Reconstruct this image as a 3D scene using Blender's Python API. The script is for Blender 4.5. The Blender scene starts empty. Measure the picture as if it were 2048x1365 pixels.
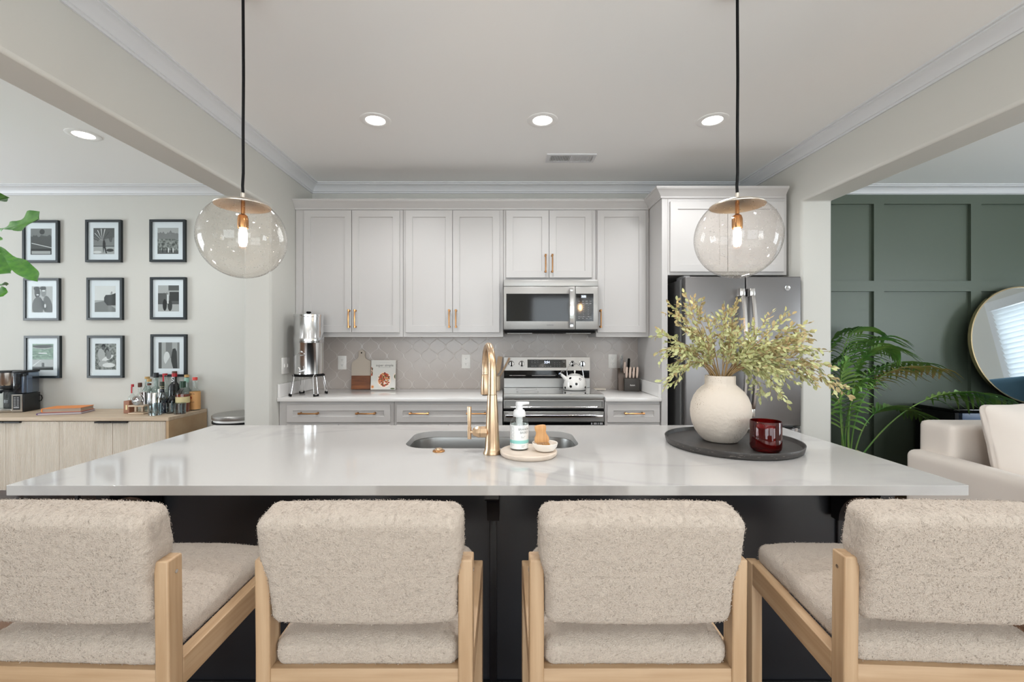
import bpy, bmesh, math, random
from mathutils import Vector, Matrix, noise
PI = math.pi
C = bpy.context.scene.collection
SC = bpy.context.scene
rnd = random.Random(7)

# ------------------------------------------------------------------ camera
FPX = 900.0
CZ = 1.34
cd = bpy.data.cameras.new('camera')
cam = bpy.data.objects.new('camera', cd); C.objects.link(cam)
cam.location = (0, 0, CZ); cam.rotation_euler = (PI / 2, 0, 0)
cd.sensor_width = 36.0; cd.lens = FPX / 2048 * 36.0
cd.shift_x = 14.0 / 2048
cd.clip_start = 0.02; cd.clip_end = 100
SC.camera = cam

# ------------------------------------------------------------------ exposure, world
vs = SC.view_settings
vs.view_transform = 'Standard'; vs.look = 'None'; vs.gamma = 1.0; vs.use_curve_mapping = False
vs.exposure = 0.06
SC.cycles.max_bounces = 10; SC.cycles.diffuse_bounces = 6; SC.cycles.transparent_max_bounces = 24
SC.cycles.caustics_reflective = False; SC.cycles.caustics_refractive = False
SC.cycles.sample_clamp_indirect = 4.0
world = bpy.data.worlds.new('sky'); SC.world = world; world.use_nodes = True
world.node_tree.nodes['Background'].inputs[0].default_value = (0.80, 0.90, 1.0, 1)
world.node_tree.nodes['Background'].inputs[1].default_value = 1.2

def area(name, loc, target, sx, sy, power, col=(1, 1, 1), spread=180):
    l = bpy.data.lights.new(name, 'AREA'); l.shape = 'RECTANGLE'; l.size = sx; l.size_y = sy
    l.energy = power; l.color = col; l.spread = math.radians(spread)
    o = bpy.data.objects.new(name, l); C.objects.link(o); o.location = loc
    o.rotation_euler = (Vector(target) - Vector(loc)).to_track_quat('-Z', 'Y').to_euler()
    return o
# daylight entering the windows (each lamp fills its window opening, from just outside the wall)
area('daylight_rear_window', (-1.3, -3.75, 1.45), (-1.3, 0, 0.4), 2.5, 2.1, 78, (0.90, 0.965, 1.0))
area('daylight_rear_patio_door', (1.9, -3.75, 1.25), (1.9, 0, 0.2), 2.5, 2.3, 58, (0.90, 0.965, 1.0))
area('daylight_dining_window', (-6.45, 1.9, 1.45), (-3, 0.6, 2.6), 2.2, 1.9, 120, (0.90, 0.965, 1.0))
area('daylight_living_window', (5.85, 3.30, 1.4), (3, 3.1, 1.2), 1.1, 1.25, 14, (0.86, 0.94, 1.0))
area('added_living_side_light', (5.85, 1.1, 1.5), (3.2, 3.4, 1.1), 1.5, 1.5, 58, (0.88, 0.95, 1.0))  # added lamp: main side light through an added window without blinds
area('daylight_living_rear', (4.2, -3.75, 1.4), (3.8, 0, 0.9), 1.6, 1.9, 50, (0.95, 0.98, 1.0))

# ------------------------------------------------------------------ materials
def lin(c):
    return tuple(((v / 255) / 12.92 if v / 255 <= 0.04045 else ((v / 255 + 0.055) / 1.055) ** 2.4) for v in c)
def M(name, rgb, rough=0.5, metal=0.0, spec=0.5, var=None, bump=None, coat=0, emit=None, sheen=0, stretch=None, trans=0, aniso=0):
    m = bpy.data.materials.new(name); m.use_nodes = True
    nt = m.node_tree; b = nt.nodes['Principled BSDF']
    c = lin(rgb)
    b.inputs['Base Color'].default_value = (*c, 1); b.inputs['Roughness'].default_value = rough
    b.inputs['Metallic'].default_value = metal; b.inputs['Specular IOR Level'].default_value = spec
    if coat: b.inputs['Coat Weight'].default_value = coat; b.inputs['Coat Roughness'].default_value = 0.05
    if sheen: b.inputs['Sheen Weight'].default_value = sheen
    if trans: b.inputs['Transmission Weight'].default_value = trans
    if aniso: b.inputs['Anisotropic'].default_value = aniso
    if emit: b.inputs['Emission Color'].default_value = (*lin(emit[0]), 1); b.inputs['Emission Strength'].default_value = emit[1]
    def coords():
        tc = nt.nodes.new('ShaderNodeTexCoord'); mp = nt.nodes.new('ShaderNodeMapping')
        mp.inputs['Scale'].default_value = stretch or (1, 1, 1)
        nt.links.new(tc.outputs['Object'], mp.inputs['Vector']); return mp
    if var:   # (scale, rgb2, detail)
        mp = coords(); n = nt.nodes.new('ShaderNodeTexNoise'); n.inputs['Scale'].default_value = var[0]
        n.inputs['Detail'].default_value = var[2] if len(var) > 2 else 4
        r = nt.nodes.new('ShaderNodeValToRGB'); r.color_ramp.elements[0].position = 0.35; r.color_ramp.elements[1].position = 0.65
        r.color_ramp.elements[0].color = (*c, 1); r.color_ramp.elements[1].color = (*lin(var[1]), 1)
        nt.links.new(mp.outputs[0], n.inputs['Vector']); nt.links.new(n.outputs['Fac'], r.inputs[0])
        nt.links.new(r.outputs[0], b.inputs['Base Color'])
    if bump:  # (scale, strength, distance)
        mp = coords(); n = nt.nodes.new('ShaderNodeTexNoise'); n.inputs['Scale'].default_value = bump[0]; n.inputs['Detail'].default_value = 5
        bp = nt.nodes.new('ShaderNodeBump'); bp.inputs['Strength'].default_value = bump[1]; bp.inputs['Distance'].default_value = bump[2]
        nt.links.new(mp.outputs[0], n.inputs['Vector']); nt.links.new(n.outputs['Fac'], bp.inputs['Height'])
        nt.links.new(bp.outputs[0], b.inputs['Normal'])
    return m
def node(nt, kind, **kw):
    n = nt.nodes.new('ShaderNode' + kind)
    for k, v in kw.items(): setattr(n, k, v)
    return n
def math_node(nt, op, a, b=None, c=None):
    n = node(nt, 'Math', operation=op)
    for i, v in enumerate((a, b, c)):
        if v is None: continue
        if isinstance(v, (int, float)): n.inputs[i].default_value = v
        else: nt.links.new(v, n.inputs[i])
    return n.outputs[0]
def thin_glass(name, rgb=(255, 255, 255), refl=1.0, seeds=False):
    m = bpy.data.materials.new(name); m.use_nodes = True; nt = m.node_tree; nt.nodes.clear()
    out = node(nt, 'OutputMaterial'); tr = node(nt, 'BsdfTransparent'); gl = node(nt, 'BsdfGlossy'); mx = node(nt, 'MixShader'); fr = node(nt, 'LayerWeight')
    tr.inputs[0].default_value = (*lin(rgb), 1); gl.inputs['Roughness'].default_value = 0.02; fr.inputs[0].default_value = 0.5
    f = math_node(nt, 'POWER', fr.outputs['Facing'], 4.0); f = math_node(nt, 'MULTIPLY_ADD', f, 0.75, 0.045); f = math_node(nt, 'MULTIPLY', f, refl); f = math_node(nt, 'MINIMUM', f, 1.0)
    nt.links.new(f, mx.inputs[0]); nt.links.new(tr.outputs[0], mx.inputs[1]); nt.links.new(gl.outputs[0], mx.inputs[2])
    last = mx
    if seeds:   # tiny bubbles in the blown glass: they scatter the bulb's light forward
        tc = node(nt, 'TexCoord'); v = node(nt, 'TexVoronoi'); v.inputs['Scale'].default_value = 130
        nt.links.new(tc.outputs['Object'], v.inputs['Vector'])
        sc = node(nt, 'SeparateColor'); nt.links.new(v.outputs['Color'], sc.inputs[0]); rr = math_node(nt, 'POWER', sc.outputs[0], 2.0); rr = math_node(nt, 'MULTIPLY', rr, 0.30)
        g = math_node(nt, 'LESS_THAN', v.outputs['Distance'], rr)
        rf = node(nt, 'BsdfRefraction'); rf.inputs['Roughness'].default_value = 0.33; rf.inputs['IOR'].default_value = 1.03
        rf.inputs[0].default_value = (1, 0.99, 0.97, 1)
        mx2 = node(nt, 'MixShader'); k = math_node(nt, 'MULTIPLY', g, 0.85); k = math_node(nt, 'ADD', k, 0.09)
        nt.links.new(k, mx2.inputs[0]); nt.links.new(mx.outputs[0], mx2.inputs[1]); nt.links.new(rf.outputs[0], mx2.inputs[2])
        last = mx2
    nt.links.new(last.outputs[0], out.inputs[0])
    return m

white_cab = M('cabinet_white', (194, 191, 189), 0.38)
wall_m = M('wall_paint', (203, 202, 196), 0.75, bump=(180, 0.05, 0.001))
wall_side = wall_m
ceil_m = M('ceiling_paint', (243, 243, 242), 0.85, bump=(140, 0.05, 0.001))
trim_m = M('trim_white', (214, 215, 217), 0.4)
green_m = M('green_paint', (84, 94, 82), 0.42, bump=(160, 0.06, 0.001))
gold = M('champagne_bronze', (214, 184, 152), 0.3, 1.0)
gold_d = M('aged_brass', (190, 140, 92), 0.28, 1.0)
steel = M('brushed_steel', (172, 170, 167), 0.42, 1.0, stretch=(2, 2, 400), bump=(6, 0.08, 0.0006))
steel_p = M('polished_steel', (228, 228, 229), 0.12, 1.0)
slate = M('slate_steel', (132, 130, 130), 0.38, 1.0, stretch=(300, 2, 2), bump=(5, 0.06, 0.0005))
sink_m = M('sink_steel', (165, 164, 162), 0.36, 1.0)
black = M('black_paint', (22, 22, 25), 0.35)
blackg = M('black_gloss', (10, 10, 11), 0.06)
blackr = M('black_rubber', (12, 12, 13), 0.7, spec=0.2)
fabric_c = M('sofa_linen', (214, 204, 195), 0.9, sheen=0.2, bump=(600, 0.25, 0.001))
fabric_b = M('blue_velvet', (118, 160, 190), 0.8)
plastic_w = M('white_plastic', (238, 236, 232), 0.35)
bulb_m = M('bulb_glow', (255, 230, 200), 0.3, emit=((255, 205, 150), 140))
lens_m = M('lamp_lens', (255, 255, 255), 0.4, emit=((255, 246, 234), 9))
seedglass = thin_glass('seeded_glass', (252, 249, 246), 1.0, seeds=True)
clear = thin_glass('clear_glass', (247, 250, 249), 1.2)
tumbler_g = thin_glass('tumbler_glass', (226, 232, 233), 2.2)
pane = thin_glass('picture_glass', (250, 252, 252), 0.3)
boucle = M('boucle_cream', (190, 177, 164), 0.95, sheen=0.1, var=(260, (182, 169, 156), 3), bump=(420, 0.9, 0.003))
ash = M('ash_wood', (184, 155, 123), 0.5, var=(3.2, (168, 137, 104), 6), stretch=(22, 22, 1.1))
ash_h = M('ash_wood_across', (184, 155, 123), 0.5, var=(3.2, (168, 137, 104), 6), stretch=(1.1, 22, 22))
ash_y = M('ash_wood_deep', (184, 155, 123), 0.5, var=(3.2, (168, 137, 104), 6), stretch=(22, 1.1, 22))
oak = M('pale_oak', (203, 183, 160), 0.5, var=(2.5, (188, 166, 141), 5), stretch=(1.2, 14, 14))
oakside = M('pale_oak_side', (190, 162, 128), 0.5, var=(2.5, (176, 146, 112), 5), stretch=(14, 2, 2))
reed_m = M('reeded_oak', (232, 224, 213), 0.55, var=(3, (222, 212, 199), 3), stretch=(14, 14, 1))
island_m = M('island_black', (34, 35, 39), 0.32, bump=(40, 0.03, 0.001))
green_leaf = M('leaf_green', (92, 150, 52), 0.35, var=(30, (66, 126, 46)))
palm_m = M('palm_green', (98, 154, 78), 0.35, var=(9, (140, 172, 92)))
palm_y = M('palm_yellow', (168, 170, 96), 0.5, var=(14, (202, 166, 118)))
twig_m = M('dry_twig', (150, 122, 82), 0.7)
dry_g = M('dry_leaf_green', (176, 180, 120), 0.65, var=(60, (200, 200, 152)))
dry_t = M('dry_leaf_tan', (182, 167, 120), 0.65, var=(60, (160, 140, 98)))

# white quartz with faint grey veins, polished
quartz = bpy.data.materials.new('white_quartz'); quartz.use_nodes = True
_nt = quartz.node_tree; _b = _nt.nodes['Principled BSDF']; _b.inputs['Roughness'].default_value = 0.07; _b.inputs['Specular IOR Level'].default_value = 0.5
_tc = node(_nt, 'TexCoord'); _n1 = node(_nt, 'TexNoise'); _n1.inputs['Scale'].default_value = 0.9; _n1.inputs['Detail'].default_value = 6; _n1.inputs['Distortion'].default_value = 1.2
_nt.links.new(_tc.outputs['Object'], _n1.inputs['Vector'])
_a = math_node(_nt, 'SUBTRACT', _n1.outputs['Fac'], 0.5); _a = math_node(_nt, 'ABSOLUTE', _a)
_r = node(_nt, 'ValToRGB'); _r.color_ramp.elements[0].position = 0.0; _r.color_ramp.elements[0].color = (*lin((182, 180, 179)), 1)
_r.color_ramp.elements[1].position = 0.03; _r.color_ramp.elements[1].color = (*lin((190, 188, 186)), 1)
_nt.links.new(_a, _r.inputs[0]); _nt.links.new(_r.outputs[0], _b.inputs['Base Color'])

quartz_plain_lit = M('quartz_plain_lit', (228, 226, 224), 0.1)  # veinless quartz, painted brighter to make up for weak light on back worktops
# dark oak floor boards
floor_m = bpy.data.materials.new('oak_boards'); floor_m.use_nodes = True
_nt = floor_m.node_tree; _b = _nt.nodes['Principled BSDF']; _b.inputs['Roughness'].default_value = 0.3
_tc = node(_nt, 'TexCoord'); _br = node(_nt, 'TexBrick'); _br.offset = 0.37
for k, v in (('Scale', 1.0), ('Brick Width', 1.3), ('Row Height', 0.13), ('Mortar Size', 0.0015), ('Bias', 0.0)): _br.inputs[k].default_value = v
_br.inputs['Color1'].default_value = (*lin((128, 92, 66)), 1); _br.inputs['Color2'].default_value = (*lin((104, 72, 52)), 1); _br.inputs['Mortar'].default_value = (*lin((50, 34, 26)), 1)
_mp = node(_nt, 'Mapping'); _mp.inputs['Rotation'].default_value = (0, 0, 0)
_nt.links.new(_tc.outputs['Object'], _mp.inputs[0]); _nt.links.new(_mp.outputs[0], _br.inputs['Vector'])
_mp2 = node(_nt, 'Mapping'); _mp2.inputs['Scale'].default_value = (1.5, 30, 1); _n = node(_nt, 'TexNoise'); _n.inputs['Scale'].default_value = 3; _n.inputs['Detail'].default_value = 6
_nt.links.new(_tc.outputs['Object'], _mp2.inputs[0]); _nt.links.new(_mp2.outputs[0], _n.inputs['Vector'])
_mx = node(_nt, 'MixRGB', blend_type='MULTIPLY'); _mx.inputs[0].default_value = 0.5
_nt.links.new(_br.outputs['Color'], _mx.inputs[1]); _nt.links.new(_n.outputs['Fac'], _mx.inputs[2]); _nt.links.new(_mx.outputs[0], _b.inputs['Base Color'])

# lantern (arabesque) tiles
tile_m = bpy.data.materials.new('lantern_tile'); tile_m.use_nodes = True
_nt = tile_m.node_tree; _b = _nt.nodes['Principled BSDF']; _b.inputs['Roughness'].default_value = 0.22
_tc = node(_nt, 'TexCoord'); _s = node(_nt, 'SeparateXYZ'); _nt.links.new(_tc.outputs['Object'], _s.inputs[0])
TW, TH = 0.148, 0.168
_u = math_node(_nt, 'MULTIPLY', _s.outputs['X'], 2 / TW)
_ph = math_node(_nt, 'MULTIPLY', _s.outputs['Z'], 2 * PI / TH)
_sn = math_node(_nt, 'SINE', _ph); _sn3 = math_node(_nt, 'SINE', math_node(_nt, 'MULTIPLY', _ph, 3))
_sv = math_node(_nt, 'ADD', math_node(_nt, 'MULTIPLY', _sn, 0.49), math_node(_nt, 'MULTIPLY', _sn3, 0.03))
def _dist(off, sg):
    a = math_node(_nt, 'ADD', _u, off); a = math_node(_nt, 'ADD', a, math_node(_nt, 'MULTIPLY', _sv, sg))
    a = math_node(_nt, 'MULTIPLY', a, 0.5); a = math_node(_nt, 'FRACT', a); a = math_node(_nt, 'SUBTRACT', a, 0.5)
    return math_node(_nt, 'ABSOLUTE', a)
_d = math_node(_nt, 'MINIMUM', _dist(0.0, 1), _dist(1.0, -1))
_r = node(_nt, 'ValToRGB'); _r.color_ramp.elements[0].position = 0.0; _r.color_ramp.elements[0].color = (*lin((212, 207, 202)), 1)
_r.color_ramp.elements[1].position = 0.016; _r.color_ramp.elements[1].color = (*lin((186, 177, 171)), 1)
_e = _r.color_ramp.elements.new(0.010); _e.color = (*lin((212, 207, 202)), 1)
_nt.links.new(_d, _r.inputs[0]); _nt.links.new(_r.outputs[0], _b.inputs['Base Color'])
_bp = node(_nt, 'Bump'); _bp.inputs['Strength'].default_value = 0.3; _bp.inputs['Distance'].default_value = 0.002
_h = math_node(_nt, 'MINIMUM', _d, 0.04); _h = math_node(_nt, 'MULTIPLY', _h, 25)
_nt.links.new(_h, _bp.inputs['Height']); _nt.links.new(_bp.outputs[0], _b.inputs['Normal'])

# speckled ceramic of the vase
vase_m = M('speckled_ceramic', (200, 190, 178), 0.75, bump=(70, 0.7, 0.003))
_nt = vase_m.node_tree; _b = _nt.nodes['Principled BSDF']; _tc = node(_nt, 'TexCoord')
_v = node(_nt, 'TexVoronoi'); _v.inputs['Scale'].default_value = 120; _nt.links.new(_tc.outputs['Object'], _v.inputs['Vector'])
_n = node(_nt, 'TexNoise'); _n.inputs['Scale'].default_value = 8; _nt.links.new(_tc.outputs['Object'], _n.inputs['Vector'])
_q = math_node(_nt, 'LESS_THAN', _v.outputs['Distance'], math_node(_nt, 'MULTIPLY', math_node(_nt, 'SUBTRACT', _n.outputs['Fac'], 0.43), 1.0))
_mx = node(_nt, 'MixRGB'); _mx.inputs[1].default_value = (*lin((206, 194, 181)), 1); _mx.inputs[2].default_value = (*lin((150, 128, 108)), 1)
_nt.links.new(_q, _mx.inputs[0]); _nt.links.new(_mx.outputs[0], _b.inputs['Base Color'])

# ------------------------------------------------------------------ mesh building
class B:
    def __init__(s): s.bm = bmesh.new(); s.mi = 0; s.m = None
    def mat(s, i): s.mi = i; return s
    def _f(s, fs):
        for f in fs: f.material_index = s.mi; f.smooth = True
    def V(s, p):
        p = Vector(p)
        return s.bm.verts.new(s.m @ p if s.m else p)
    def face(s, vs):
        try: f = s.bm.faces.new(vs)
        except ValueError: return None
        f.material_index = s.mi; f.smooth = True; return f
    def quad(s, *pts): return s.face([s.V(p) for p in pts])
    def box(s, x0, x1, y0, y1, z0, z1, bev=0, seg=2):
        v = [s.V(p) for p in ((x0, y0, z0), (x1, y0, z0), (x1, y1, z0), (x0, y1, z0), (x0, y0, z1), (x1, y0, z1), (x1, y1, z1), (x0, y1, z1))]
        fs = [s.face([v[i] for i in q]) for q in ((0, 3, 2, 1), (4, 5, 6, 7), (0, 1, 5, 4), (1, 2, 6, 5), (2, 3, 7, 6), (3, 0, 4, 7))]
        if bev:
            es = list({e for f in fs for e in f.edges})
            r = bmesh.ops.bevel(s.bm, geom=es, offset=bev, segments=seg, profile=0.5, affect='EDGES')
            s._f(r['faces'])
        return s
    def prism(s, poly, axis, a, b):
        def P(q, t): return {'x': (t, q[0], q[1]), 'y': (q[0], t, q[1]), 'z': (q[0], q[1], t)}[axis]
        A = [s.V(P(q, a)) for q in poly]; Bv = [s.V(P(q, b)) for q in poly]; n = len(poly)
        s.face(A); s.face(Bv[::-1])
        for i in range(n): s.face([A[i], Bv[i], Bv[(i + 1) % n], A[(i + 1) % n]])
        return s
    def lathe(s, prof, c=(0, 0, 0), seg=32, axis='z'):
        cx, cy, cz = c; rings = []
        for r, z in prof:
            ring = []
            if abs(r) < 1e-6:
                rings.append([s.V({'z': (cx, cy, cz + z), 'y': (cx, cy + z, cz), 'x': (cx + z, cy, cz)}[axis])]); continue
            for i in range(seg):
                a = 2 * PI * i / seg; u, w = r * math.cos(a), r * math.sin(a)
                ring.append(s.V({'z': (cx + u, cy + w, cz + z), 'y': (cx + u, cy + z, cz + w), 'x': (cx + z, cy + u, cz + w)}[axis]))
            rings.append(ring)
        for A, D in zip(rings, rings[1:]):
            for i in range(seg):
                j = (i + 1) % seg
                if len(A) == 1 and len(D) == 1: continue
                if len(A) == 1: s.face([A[0], D[j], D[i]])
                elif len(D) == 1: s.face([A[i], A[j], D[0]])
                else: s.face([A[i], A[j], D[j], D[i]])
        return s
    def cyl(s, c, r, z0, z1, seg=24, axis='z', bev=0):
        p = [(0, z0), (r - bev, z0), (r, z0 + bev), (r, z1 - bev), (r - bev, z1), (0, z1)] if bev else [(0, z0), (r, z0), (r, z1), (0, z1)]
        return s.lathe(p, c, seg, axis)
    def tube(s, pts, r, seg=10, caps=True):
        pts = [Vector(p) for p in pts]; n = len(pts); rings = []
        T = [(pts[min(i + 1, n - 1)] - pts[max(i - 1, 0)]).normalized() for i in range(n)]
        u = T[0].orthogonal().normalized()
        for i, p in enumerate(pts):
            u = (u - T[i] * u.dot(T[i])).normalized(); w = T[i].cross(u)
            rr = r[i] if isinstance(r, (list, tuple)) else r
            rings.append([s.V(p + (u * math.cos(2 * PI * k / seg) + w * math.sin(2 * PI * k / seg)) * rr) for k in range(seg)])
        for A, D in zip(rings, rings[1:]):
            for i in range(seg): s.face([A[i], A[(i + 1) % seg], D[(i + 1) % seg], D[i]])
        if caps: s.face(rings[0][::-1]); s.face(rings[-1])
        return s
    def ball(s, c, rx, ry=None, rz=None, seg=20, rings=12):
        ry = rx if ry is None else ry; rz = rx if rz is None else rz
        R = []
        for i in range(rings + 1):
            t = PI * i / rings - PI / 2
            if i in (0, rings): R.append([s.V((c[0], c[1], c[2] + rz * math.sin(t)))]); continue
            R.append([s.V((c[0] + rx * math.cos(t) * math.cos(2 * PI * k / seg), c[1] + ry * math.cos(t) * math.sin(2 * PI * k / seg), c[2] + rz * math.sin(t))) for k in range(seg)])
        for A, D in zip(R, R[1:]):
            for i in range(seg):
                j = (i + 1) % seg
                if len(A) == 1: s.face([A[0], D[j], D[i]])
                elif len(D) == 1: s.face([A[i], A[j], D[0]])
                else: s.face([A[i], A[j], D[j], D[i]])
        return s
    def rbox(s, c, h, r, step, disp=None):
        """box with rounded edges as a dense skin; disp(p, n) -> offset vector"""
        key = {}
        def vert(p):
            k = tuple(round(x, 6) for x in p)
            if k in key: return key[k]
            p = Vector(p); q = Vector([max(-(h[i] - r), min(h[i] - r, p[i])) for i in range(3)])
            n = (p - q)
            n = n.normalized() if n.length > 1e-9 else Vector((0, 0, 1))
            w = q + n * r
            if disp: w = w + disp(w, n)
            key[k] = s.V(Vector(c) + w); return key[k]
        for ax in range(3):
            a, b = [i for i in range(3) if i != ax]
            na, nb = max(2, round(2 * h[a] / step)), max(2, round(2 * h[b] / step))
            for sg in (-1, 1):
                for i in range(na):
                    for j in range(nb):
                        q = []
                        for di, dj in ((0, 0), (1, 0), (1, 1), (0, 1)):
                            p = [0, 0, 0]; p[ax] = sg * h[ax]; p[a] = -h[a] + 2 * h[a] * (i + di) / na; p[b] = -h[b] + 2 * h[b] * (j + dj) / nb
                            q.append(vert(p))
                        s.face(q)
        return s
    def shaker(s, x0, x1, z0, z1, y, th=0.02, rail=0.055, rec=0.009):
        """flat front frame at y (towards -Y) with a recessed centre panel"""
        ch = 0.003
        def ring(i, yy): return [s.V(p) for p in ((x0 + i, yy, z0 + i), (x1 - i, yy, z0 + i), (x1 - i, yy, z1 - i), (x0 + i, yy, z1 - i))]
        R = [ring(0, y + th), ring(0, y + 0.002), ring(0.002, y), ring(rail, y), ring(rail + ch, y + rec)]
        for A, D in zip(R, R[1:]):
            for i in range(4): s.face([A[i], A[(i + 1) % 4], D[(i + 1) % 4], D[i]])
        s.face(R[-1]); s.face(R[0][::-1]); return s
    def build(s, name, mats, parent=None, label=None, local=True, sharp=35, mods=None):
        if not isinstance(mats, (list, tuple)): mats = [mats]
        bmesh.ops.recalc_face_normals(s.bm, faces=s.bm.faces)
        off = None
        if parent is None:
            xs = [v.co.x for v in s.bm.verts]; ys = [v.co.y for v in s.bm.verts]; zs = [v.co.z for v in s.bm.verts]
            off = Vector(((min(xs) + max(xs)) / 2, (min(ys) + max(ys)) / 2, min(zs)))
        elif not local:
            off = parent.location.copy()
            if parent.parent: off += parent.parent.location
        if off is not None:
            for v in s.bm.verts: v.co -= off
        me = bpy.data.meshes.new(name); s.bm.to_mesh(me); s.bm.free()
        me.set_sharp_from_angle(angle=math.radians(sharp))
        for m in mats: me.materials.append(m)
        o = bpy.data.objects.new(name, me); C.objects.link(o)
        if parent is None: o.location = off
        else: o.parent = parent
        if label: o['label'] = label
        return o

def thing(name, label, cat, loc, rotz=0, group=None):
    o = bpy.data.objects.new(name, None); C.objects.link(o); o.empty_display_size = 0.05
    o.location = loc; o.rotation_euler = (0, 0, rotz); o['label'] = label; o['category'] = cat
    if group: o['group'] = group
    return o
def tag(o, label, cat, group=None):
    o['label'] = label; o['category'] = cat
    if group: o['group'] = group
    return o
def struct(o, label=None):
    o['kind'] = 'structure'
    if label: o['label'] = label
    return o
def copy_thing(r, loc, rotz=0, label=None):
    n = r.copy(); C.objects.link(n); n.location = loc; n.rotation_euler = (0, 0, rotz)
    if label: n['label'] = label
    for ch in list(r.children):
        c = ch.copy(); C.objects.link(c); c.parent = n
        for g in list(ch.children):
            d = g.copy(); C.objects.link(d); d.parent = c
    return n
def lettering(text, size, place, name, mat, parent, local=True, align='CENTER', label=None):
    """flat lettering; place(x, y) -> point"""
    cu = bpy.data.curves.new('t', 'FONT'); cu.body = text; cu.size = size; cu.align_x = align; cu.align_y = 'CENTER'; cu.resolution_u = 3
    ob = bpy.data.objects.new('t', cu); C.objects.link(ob)
    dg = bpy.context.evaluated_depsgraph_get(); me = bpy.data.meshes.new_from_object(ob.evaluated_get(dg))
    b = B(); vs = [b.V(place(v.co.x, v.co.y)) for v in me.vertices]
    for p in me.polygons: b.face([vs[i] for i in p.vertices])
    bpy.data.objects.remove(ob); bpy.data.curves.remove(cu); bpy.data.meshes.remove(me)
    return b.build(name, mat, parent, label=label, local=local)
def arc(cx, cy, r, a0, a1, n):
    return [(cx + r * math.cos(a0 + (a1 - a0) * i / n), cy + r * math.sin(a0 + (a1 - a0) * i / n)) for i in range(n + 1)]
def rrect(x0, x1, y0, y1, r, n=6):
    return arc(x1 - r, y1 - r, r, 0, PI / 2, n) + arc(x0 + r, y1 - r, r, PI / 2, PI, n) + arc(x0 + r, y0 + r, r, PI, 1.5 * PI, n) + arc(x1 - r, y0 + r, r, 1.5 * PI, 2 * PI, n)
def X(px, D): return (px - 1010) / 900 * D
def Z(py, D): return CZ + (682.5 - py) / 900 * D
# ------------------------------------------------------------------ the setting
H = 2.73
def rw(y, t=0): return 2.27 + t - 0.0378 * y        # kitchen's right partition (slightly skewed)
b = B(); b.box(-6.4, 5.8, -3.7, 4.2, -0.06, 0.0); struct(b.build('floor', floor_m))
b = B(); b.box(-6.4, 5.8, -3.7, 4.2, H, H + 0.1); struct(b.build('ceiling', ceil_m))
b = B(); b.box(-1.83, 2.25, 4.0, 4.16, 0, H); struct(b.build('wall_back', wall_m))
b = B(); b.box(-6.4, -1.80, 4.05, 4.16, 0, H); struct(b.build('wall_back_left', wall_m))
b = B(); b.box(2.25, 5.8, 4.05, 4.16, 0, H); struct(b.build('wall_back_right', green_m))
# left partition: pier at the back, beam over the wide opening
b = B(); b.prism([(-3.6, 2.33), (3.30, 2.33), (3.30, 0), (4.1, 0), (4.1, H), (-3.6, H)], 'x', -1.916, -1.715)
o = b.build('wall_left', wall_side); struct(o)
md = o.modifiers.new('bev', 'BEVEL'); md.width = 0.016; md.segments = 3; md.limit_method = 'ANGLE'
# right partition
b = B()
pr = [(-3.6, 2.354), (3.26, 2.354), (3.26, 0), (4.1, 0), (4.1, H), (-3.6, H)]
A = [b.V((rw(y), y, z)) for y, z in pr]; D_ = [b.V((rw(y, 0.222), y, z)) for y, z in pr]
b.face(A); b.face(D_[::-1])
for i in range(6): b.face([A[i], D_[i], D_[(i + 1) % 6], A[(i + 1) % 6]])
o = b.build('wall_right', wall_side); struct(o)
md = o.modifiers.new('bev', 'BEVEL'); md.width = 0.016; md.segments = 3; md.limit_method = 'ANGLE'
# outer walls with window openings
def wall_with_holes(name, axis, a, bb, lo, hi, holes, m):
    b = B(); us = sorted({lo, hi, *[h[0] for h in holes], *[h[1] for h in holes]})
    for u0, u1 in zip(us, us[1:]):
        hs = [h for h in holes if h[0] <= u0 + 1e-6 and h[1] >= u1 - 1e-6]
        spans = [(0, H)] if not hs else [(0, hs[0][2]), (hs[0][3], H)]
        for z0, z1 in spans:
            if z1 - z0 < 1e-4: continue
            if axis == 'y': b.box(u0, u1, a, bb, z0, z1)
            else: b.box(a, bb, u0, u1, z0, z1)
    return struct(b.build(name, m))
wall_with_holes('wall_front', 'y', -3.7, -3.55, -6.4, 5.8, [(-2.55, -0.05, 0.40, 2.5), (0.65, 3.15, 0.08, 2.4), (3.4, 5.0, 0.45, 2.35)], wall_m)
wall_with_holes('wall_outer_left', 'x', -6.4, -6.25, -3.7, 4.2, [(0.8, 3.0, 0.5, 2.4)], wall_m)
wall_with_holes('wall_outer_right', 'x', 5.65, 5.8, -3.7, 4.2, [(0.35, 1.85, 0.75, 2.25), (2.75, 3.85, 0.75, 2.0)], wall_m)
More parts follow.
